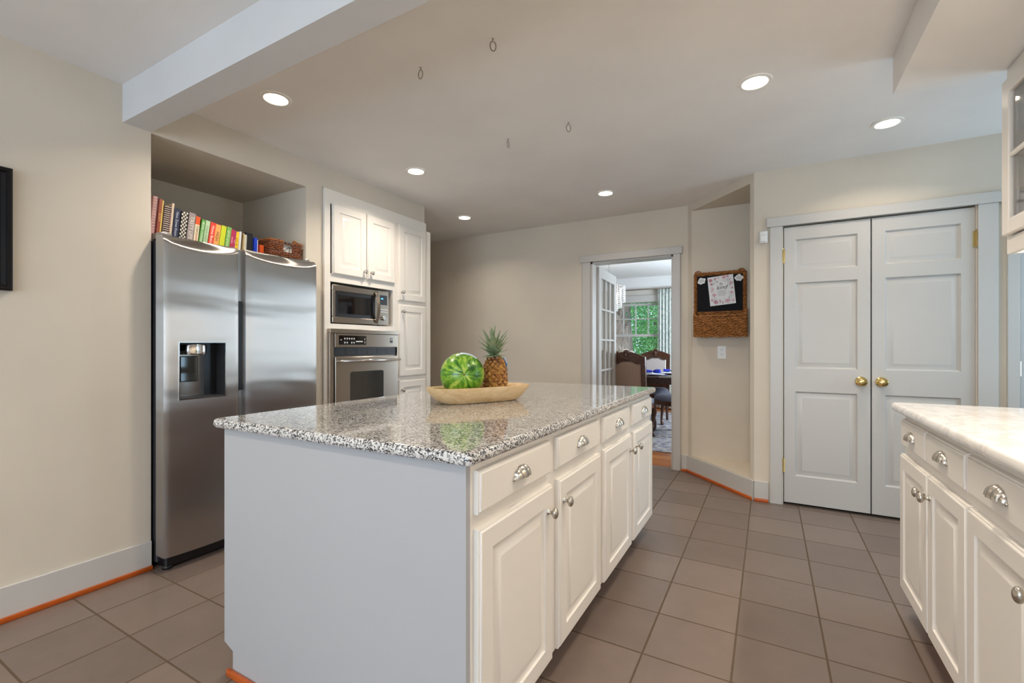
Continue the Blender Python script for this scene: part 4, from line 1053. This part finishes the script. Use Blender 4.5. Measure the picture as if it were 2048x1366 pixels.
g.text('Be', .026, pm @ Matrix.Translation((.0, .058, .0008)), mi=4, ext=.0001, shear=.3)
g.text('kind', .052, pm @ Matrix.Translation((.002, .026, .0008)), mi=4, ext=.0001, shear=.4)
for k in range(6): g.box(-.035+.004*(k % 2), .04-.006*(k % 3), -.004-k*.0085, -.0025-k*.0085, .0004, .0007, mi=4, mx=pm)
o = finish('floral_print', g, [M_CARD, M_PINK, M_PINK2, M_GRN, M_INK], smooth=0); tag(o, 'white card with pink flowers reading Be kind on the chalkboard', 'print')
for (x, z, lb, r0) in ((-.531, 1.765, 'white sticker at the upper left of the chalkboard', 20), (-.226, 1.775, 'white sticker at the upper right of the chalkboard', -8)):
    g = MB(); mm = fr((x, yf+.004, z), (1, 0, 0), (0, 0, 1), (0, -1, 0)) @ Matrix.Rotation(R(r0), 4, 'Z') @ Matrix.Translation((0, 0, .004))
    pts = [(.033*(1+.14*math.sin(4*a+.6))*math.cos(a), .029*(1+.12*math.sin(5*a))*math.sin(a)) for a in [2*PI*k/40 for k in range(40)]]
    g.prism(pts, -.001, .0005, mx=mm)
    for k in range(4): g.box(-.02, .02, .011-k*.0075, .0135-k*.0075, .0005, .0009, mi=1, mx=mm)
    o = finish('sticker', g, [M_CARD, M_GRN], smooth=0); tag(o, lb, 'sticker')
# outlet below
g = MB(); mm = FNY(-.367, NB+.002, 1.118)
g.box(-.036, .036, -.058, .058, 0, .005, bev=.002, mx=mm)
for s_ in (-1, 1):
    g.lathe([(0, .005), (.0165, .005), (.0165, .0065), (0, .0065)], 24, mx=mm @ Matrix.Translation((0, s_*.021, 0)) @ Matrix.Diagonal((1, .92, 1, 1)))
    for dx in (-.006, .006): g.box(dx-.0012, dx+.0012, s_*.021+.0, s_*.021+.008, .0066, .007, mi=1, mx=mm)
    g.lathe([(0, .0066), (.0024, .0066), (.0024, .007), (0, .007)], 10, mi=1, mx=mm @ Matrix.Translation((0, s_*.021-.007, 0)))
o = finish('wall_outlet', g, [M_WHITEP, M_DARK]); tag(o, 'white double wall outlet below the wicker wall basket', 'outlet')
# motion sensor
mm = FNY(-.033, PY, 1.994); g = MB()
g.box(-.028, .028, -.048, .043, 0, .030, bev=.009, seg=3, mx=mm); g.box(-.024, .024, -.040, .012, .026, .037, bev=.008, seg=3, mx=mm)
o = finish('motion_sensor', g, M_WHITEP); tag(o, 'small white alarm sensor beside the pantry door casing', 'sensor')
# picture frame on left wall
pf = thing('picture_frame', 'black framed picture cut off at the left edge of the photo', 'picture', (WX, .4, 1.416))
y0, y1, z0, z1 = .12, .662, 1.408, 1.928; xw = WX+.001
def frect(i, x): return [(xw+x, y0+i, z0+i), (xw+x, y1-i, z0+i), (xw+x, y1-i, z1-i), (xw+x, y0+i, z1-i)]
finish('frame', MB().grid([frect(0, 0), frect(0, .026), frect(.006, .030), (frect(.016, .030)), frect(.020, .021), frect(.034, .016), frect(.038, .019), frect(.044, .019), frect(.048, .008)], closed_u=True), M_FRAMEW, pf, smooth=0)
g = MB().poly(frect(.045, .009)[::1]); 
g.grid([frect(.062, .010), frect(.062, .012), frect(.069, .012), frect(.069, .010)], closed_u=True, mi=1)
finish('artwork', g, [mat('dark_brown_mat', s2l(58, 36, 22), .6), mat('amber_beading', s2l(176, 92, 36), .4)], pf, smooth=0)
finish('frame_glass', MB().box(xw+.014, xw+.0155, y0+.047, y1-.047, z0+.047, z1-.047), M_GLASS, pf)

# ================================================================ DINING ROOM
o = finish('area_rug', MB().box(-3.4, -.3, 5.22, 8.35, .001, .011, bev=.003), M_RUG); tag(o, 'grey blue patterned rug under the dining table', 'rug')
def make_chair():
    r = thing('dining_chair', '', 'chair', (0, 0, 0))
    # seat faces +Y; back at -Y
    n = 40
    def backpt(s, inner):
        # closed outline parameter around the frame (half-width w, arch)
        w_, zb, zs, ar = (.228, .46, 1.035, .062) if not inner else (.170, .60, .955, .032)
        pts = []
        for k in range(8): pts.append((-w_, zb+(zs-zb)*k/8))
        for k in range(25):
            t = k/24; x = -w_+2*w_*t
            z = zs+ar*math.sin(PI*t)**1.1 - (.016*math.sin(3*PI*t)**2 if inner else 0)+(.012*math.exp(-((t-.5)/.1)**2) if inner else 0)
            pts.append((x, z))
        for k in range(8): pts.append((w_, zs-(zs-zb)*(k+1)/8))
        for k in range(1, 8): pts.append((w_-2*w_*k/8, zb))
        return pts
    lean = lambda x, z, dy: (x, -.235-.10*max(0, z-.46)+dy, z)
    O = backpt(0, False); I = backpt(0, True)
    f = MB()
    f.grid([[lean(x, z, .0) for x, z in O], [lean(x*.99, z-.002, .022) for x, z in O], [lean(x*1.06, z, .018) for x, z in I], [lean(x, z, .010) for x, z in I], [lean(x, z, -.012) for x, z in I], [lean(x*1.06, z, -.022) for x, z in I], [lean(x*.98, z, -.026) for x, z in O], [lean(x, z, -.004) for x, z in O]], closed_u=True, closed_v=True)
    # carved scroll beads along inside and outside edges
    for k, (x, z) in enumerate(I[:41]):
        for dy in (-.024, .02): f.ball(lean(x*1.05, z+.004, dy), .0075, u=6, v=4)
    finish('back_frame', f, M_DARKWOOD, r, local=True)
    f = MB(); c = (0, 1.075)
    for k in range(9):
        a = PI*(k+.5)/9
        for dy in (-.03, .026): f.ball(lean(c[0]+.034*math.cos(a), c[1]-.01+.040*math.sin(a), dy*.9), (.010, .008, .017), u=8, v=6)
    for dy in (-.03, .026): f.ball(lean(0, 1.055, dy), (.022, .012, .03), u=10, v=8).ball(lean(0, 1.015, dy), (.03, .01, .018), u=10, v=8)
    for sx in (-1, 1):
        f.tube([lean(sx*(.03+.03*t), 1.03-.012*math.sin(t*2.4), -.026) for t in [i/6*3 for i in range(7)]], [.010-.0012*i for i in range(7)], 6)
    finish('carved_crest', f, M_DARKWOOD, r, local=True)
    rows = []
    for dy, sc in ((.0, 1.0), (.014, .97), (.018, .85)): rows.append([lean(x*sc, .75+(z-.75)*sc, dy) for x, z in I])
    p = MB().grid(rows, closed_u=True).poly(rows[-1], mi=0)
    rows = [[lean(x*sc, .75+(z-.75)*sc, dy) for x, z in I] for dy, sc in ((.0, 1.0), (-.010, .97), (-.014, .85))]
    p.grid(rows, closed_u=True, mi=1).poly(rows[-1], mi=1)
    finish('back_upholstery', p, [M_FABL, M_FABB], r, local=True, smooth=60)
    g = MB()
    path = []; rad = []
    for k, (x, z) in enumerate(I):
        x2, z2 = I[(k+1) % len(I)]
        for q in (0, .5): path.append(lean((x+(x2-x)*q)*.95, .75+(z+(z2-z)*q-.75)*.95, .017)); rad.append(.0048 if q == 0 else .0018)
    g.tube(path, rad, 6, closed=True)
    finish('nailhead_trim', g, M_NICKEL, r, local=True)
    s = MB(); rows = [se(.235, .225, 0, .445, 40, 4), se(.240, .230, 0, .470, 40, 4), se(.232, .222, 0, .500, 40, 3.6), se(.20, .19, 0, .522, 40, 3), se(.10, .10, 0, .530, 40, 2.4)]
    s.grid(rows, closed_u=True).poly(rows[-1]).poly(rows[0][::-1]); finish('seat', s, M_SEAT, r, local=True, smooth=70)
    s = MB(); rows = [se(.228, .218, 0, .385, 40, 4), se(.238, .226, 0, .395, 40, 4), se(.238, .226, 0, .445, 40, 4)]
    s.grid(rows, closed_u=True).poly(rows[0][::-1]); finish('seat_rail', s, M_DARKWOOD, r, local=True)
    for sx in (-1, 1):
        P = [(sx*.195, .185, .43), (sx*.205, .20, .38), (sx*.215, .213, .31), (sx*.205, .20, .22), (sx*.192, .186, .13), (sx*.190, .184, .07), (sx*.198, .195, .035), (sx*.205, .208, .016)]
        finish('leg', MB().tube(P, [.032, .040, .034, .024, .018, .017, .024, .016], 10).ball((sx*.205, .212, .020), (.028, .034, .020), u=10, v=8), M_DARKWOOD, r, local=True)
        P = [(sx*.195, -.19, .43), (sx*.195, -.195, .30), (sx*.193, -.215, .12), (sx*.19, -.245, .012)]
        finish('leg', MB().tube(P, [.026, .024, .019, .020], 8), M_DARKWOOD, r, local=True)
    return r
ch0 = make_chair()
CH = [(-1.495, 5.80, 0, 'dark carved dining chair with its taupe back turned to the kitchen'),
      (-1.575, 7.20, 180, 'carved dining chair facing the kitchen from behind the table, in front of the curtain'),
      (-2.30, 7.20, 180, 'carved dining chair mostly hidden behind the french door and nearer chair'),
      (-1.08, 6.40, 48, 'dining chair at the right, showing only its slate seat and curved legs')]
for i, (x, y, a, lb) in enumerate(CH):
    c = ch0 if i == 0 else copy_tree(ch0)
    c.location = (x, y, .011); c.rotation_euler = (0, 0, R(a)); tag(c, lb, 'chair', 'carved dining chairs around the table')
tb = thing('dining_table', 'dark polished wood dining table seen through the doorway', 'table', (-1.9, 6.88, .011))
finish('tabletop', MB().box(-2.85, -.98, 6.45, 7.30, .722, .760, bev=.008, seg=2), M_TABLE, tb)
finish('apron', MB().box(-2.77, -1.06, 6.53, 7.22, .645, .722, bev=.004), M_DARKWOOD, tb)
for x in (-2.70, -1.12):
    for y in (6.60, 7.15): finish('leg', MB().lathe([(0, .0), (.03, .0), (.038, .03), (.026, .08), (.03, .3), (.045, .46), (.035, .52), (.045, .56), (.045, .634), (0, .634)], 16, mx=Matrix.Translation((x, y, .011))), M_DARKWOOD, tb)
def place(x, y, lb):
    p = thing('dinner_plate', lb, 'plate', (x, y, .761), 'place settings on the dining table')
    finish('charger', MB().lathe([(0, .0), (.10, 0), (.158, .010), (.160, .013), (.10, .005), (0, .004)], 36, mx=Matrix.Translation((x, y, .7605))), M_SILVER, p)
    finish('plate', MB().lathe([(0, .006), (.08, .006), (.13, .020), (.131, .022), (.08, .010), (0, .009)], 36, mx=Matrix.Translation((x, y, .7605))), M_PLATE, p)
def napkin(x, y, z, lb):
    g = MB(); random.seed(int(abs(x)*100))
    rows = []
    for i in range(9):
        t = i/8*2-1
        rows.append([(x+.10*t, y+(.045*(1-.75*math.exp(-(t/.22)**2))+.004*math.sin(5*t))*math.cos(a), z+.026+(.034*(1-.65*math.exp(-(t/.2)**2))*(.9+.2*math.sin(3*t)))*math.sin(a)*(1 if math.sin(a) > 0 else .6)) for a in [2*PI*k/14 for k in range(14)]])
    g.grid(rows, closed_u=True, cap=True)
    g.tube([(x+.006*math.cos(a), y+.02*math.cos(a), z+.024+.020*math.sin(a)) for a in [2*PI*k/16 for k in range(16)]], .006, 6, mi=1, closed=True)
    o = finish('folded_napkin', g, [M_NAPK, M_SILVER]); tag(o, lb, 'napkin', 'blue napkins on the place settings')
place(-1.40, 6.66, 'plate at the right end of the dining table, nearest the doorway casing'); napkin(-1.44, 6.70, .7845, 'cobalt blue napkin on the nearer right plate, left of the other')
place(-1.28, 7.08, 'plate on the far side of the dining table, right end'); napkin(-1.26, 7.06, .7845, 'cobalt blue napkin farther right, beside the doorway casing')
place(-1.80, 6.95, 'plate on the dining table just right of the nearest chair back')
# centrepiece
cpz = thing('flower_centrepiece', 'bunch of cream flowers on the dining table behind the chair crest', 'flowers', (-1.86, 6.80, .761))
finish('vase', MB().lathe([(0, 0), (.05, 0), (.06, .05), (.075, .12), (.05, .18), (.055, .2), (0, .2)], 20, mx=Matrix.Translation((-1.86, 6.80, .761))), M_PLATE, cpz)
g = MB(); random.seed(9)
for k in range(34):
    a = random.random()*2*PI; e = random.random()*PI/2; c = Vector((-1.86+.12*math.cos(a)*math.cos(e), 6.80+.12*math.sin(a)*math.cos(e), 1.01+.10*math.sin(e)))
    for j in range(5):
        b_ = 2*PI*j/5; g.ball((c.x+.016*math.cos(b_), c.y+.016*math.sin(b_)*.7, c.z+.012*math.sin(b_)), (.016, .012, .013), u=7, v=5)
g.lathe([(0, .94), (.05, .95), (.10, .99), (.10, 1.02), (0, 1.06)], 14, mx=Matrix.Translation((-1.86, 6.80, 0)))
finish('petals', g, M_FLOWER, cpz)
# chandelier
cl = thing('crystal_chandelier', 'crystal drop chandelier partly hidden behind the french door', 'chandelier', (-2.15, 6.9, 1.67))
finish('frame', MB().tube([(-2.15, 6.9, CZ), (-2.15, 6.9, 2.1)], .006, 8).lathe([(0, CZ-.02), (.06, CZ-.015), (.06, CZ), (0, CZ)], 20, mx=Matrix.Translation((-2.15, 6.9, 0))).tube([(-2.15+.2*math.cos(a), 6.9+.2*math.sin(a), 2.1) for a in [2*PI*k/32 for k in range(32)]], .008, 6, closed=True).tube([(-2.35, 6.9, 2.1), (-1.95, 6.9, 2.1)], .006, 6), M_CHROME, cl)
g = MB(); random.seed(2)
for ring, (rad, top, bot, n) in enumerate([(.24, 2.12, 1.86, 34), (.19, 2.08, 1.78, 28), (.13, 2.0, 1.72, 20), (.07, 1.95, 1.67, 10)]):
    for k in range(n):
        a = 2*PI*k/n+ring; x = -2.15+rad*math.cos(a); y = 6.9+rad*math.sin(a)
        z = top-random.random()*.03
        while z > bot:
            l = random.uniform(.018, .03); g.lathe([(0, z), (.009, z-l*.5), (.006, z-l*.8), (0, z-l)], 5, mx=Matrix.Translation((x, y, 0)))
            z -= l+.006
fo = finish('crystal_drops', g, M_CRYSTAL, cl, smooth=0); fo['kind'] = 'stuff'
l = bpy.data.lights.new('chandelier_bulbs', 'POINT'); l.energy = 4; l.color = WARM; l.shadow_soft_size = .1; lo = bpy.data.objects.new('chandelier_bulbs', l); COL.objects.link(lo); lo.location = (-2.15, 6.9, 2.0)
# curtains
def curtain(x0, x1, lb):
    rows = []
    for z in (2.24, 2.0, 1.5, 1.0, .5, .03):
        rows.append([(x0+(x1-x0)*k/60, WY-.115+.028*math.sin(k*.95)*(1 if z < 2.2 else .6), z) for k in range(61)])
    o = finish('curtain', MB().grid(rows), M_CURT, smooth=80); md = o.modifiers.new('cloth', 'SOLIDIFY'); md.thickness = .004
    tag(o, lb, 'curtain', 'dining room curtains')
curtain(-1.80, -1.28, 'leaf patterned curtain hanging right of the dining room window')
o = finish('curtain_rod', MB().tube([(-3.3, WY-.115, 2.255), (-1.2, WY-.115, 2.255)], .014, 12).box(-1.25, -1.235, WY-.115, WY-.062, 2.245, 2.265).box(-3.25, -3.235, WY-.115, WY-.062, 2.245, 2.265), M_NICKEL); tag(o, 'curtain rod above the dining room window', 'curtain rod')

# ================================================================ OUTDOORS
struct('ground', MB().box(-14, 9, 9.3, 26, -.4, -.3), M_GRASS)
tt = thing('tree', 'large tree with thick furrowed trunk outside the dining room window', 'tree', (-3.35, 11.4, -.3))
rows = []
for i in range(24):
    t = i/23; z = -.3+5.2*t; r = .46-.13*t+.10*math.exp(-t*9)
    rows.append([(-3.38+.55*t*t*0-.12*t+(r+.02*math.sin(k*3+i*.7)+.012*math.sin(k*7))*math.cos(2*PI*k/36), 11.4+(r+.02*math.sin(k*3+i*.7))*math.sin(2*PI*k/36), z) for k in range(36)])
finish('trunk', MB().grid(rows, closed_u=True, cap=True), M_BARK, tt, smooth=80)
def foliage(c, rad, n, size, seed):
    random.seed(seed); b = bmesh.new()
    for i in range(n):
        while 1:
            p = Vector((random.uniform(-1, 1), random.uniform(-1, 1), random.uniform(-1, 1)))
            if .25 < p.length < 1: break
        p = Vector(c)+Vector((p.x*rad[0], p.y*rad[1], p.z*rad[2]))
        s_ = size*random.uniform(.6, 1.3); m = Matrix.Rotation(random.random()*6.28, 3, 'Z') @ Matrix.Rotation(random.uniform(-1.1, 1.1), 3, 'X') @ Matrix.Rotation(random.uniform(-1, 1), 3, 'Y')
        vs = [b.verts.new(p+m @ Vector(q)*s_) for q in ((-1, 0, 0), (0, .35, .1), (1, 0, 0), (0, -.35, .1))]
        b.faces.new(vs)
    mb = MB(); mb._add(b); return mb
o = finish('foliage', foliage((-3.0, 11.5, 3.2), (2.0, 1.2, 1.5), 7000, .045, 1), M_LEAF2, tt, smooth=0)
trees = [(-2.95, 14.0, 1.9, (1.0, .8, 2.1), 'bright leafy tree in the middle of the dining room window view', M_LEAF1, 4),
         (-1.3, 15.2, 1.6, (.9, .9, 1.8), 'dark green shrub at the right of the dining room window view', M_LEAF2, 5),
         (-6.4, 15.5, 2.4, (1.3, 1.2, 2.6), 'leafy tree behind the thick trunk outside', M_LEAF2, 6),
         (-3.7, 18.0, 3.0, (3.4, 1.4, 3.3), 'broad green tree farthest away beyond the window', M_LEAF1, 8)]
for x, y, z, rad, lb, m_, sd in trees:
    t_ = thing('tree', lb, 'tree', (x, y, -.3), 'green trees outside the dining room window')
    finish('trunk', MB().tube([(x, y, -.3), (x+.05, y, z*.5), (x, y, z)], [.12, .09, .05], 8), M_BARK, t_)
    finish('foliage', foliage((x, y, z), rad, 20000, .04 if y < 17 else .075, sd), m_, t_, smooth=0)
sun = bpy.data.lights.new('sun', 'SUN'); sun.energy = 3.0; sun.angle = R(3); sun.color = (1, .96, .88); so = bpy.data.objects.new('sun', sun); COL.objects.link(so); so.rotation_euler = (R(52), 0, R(25))
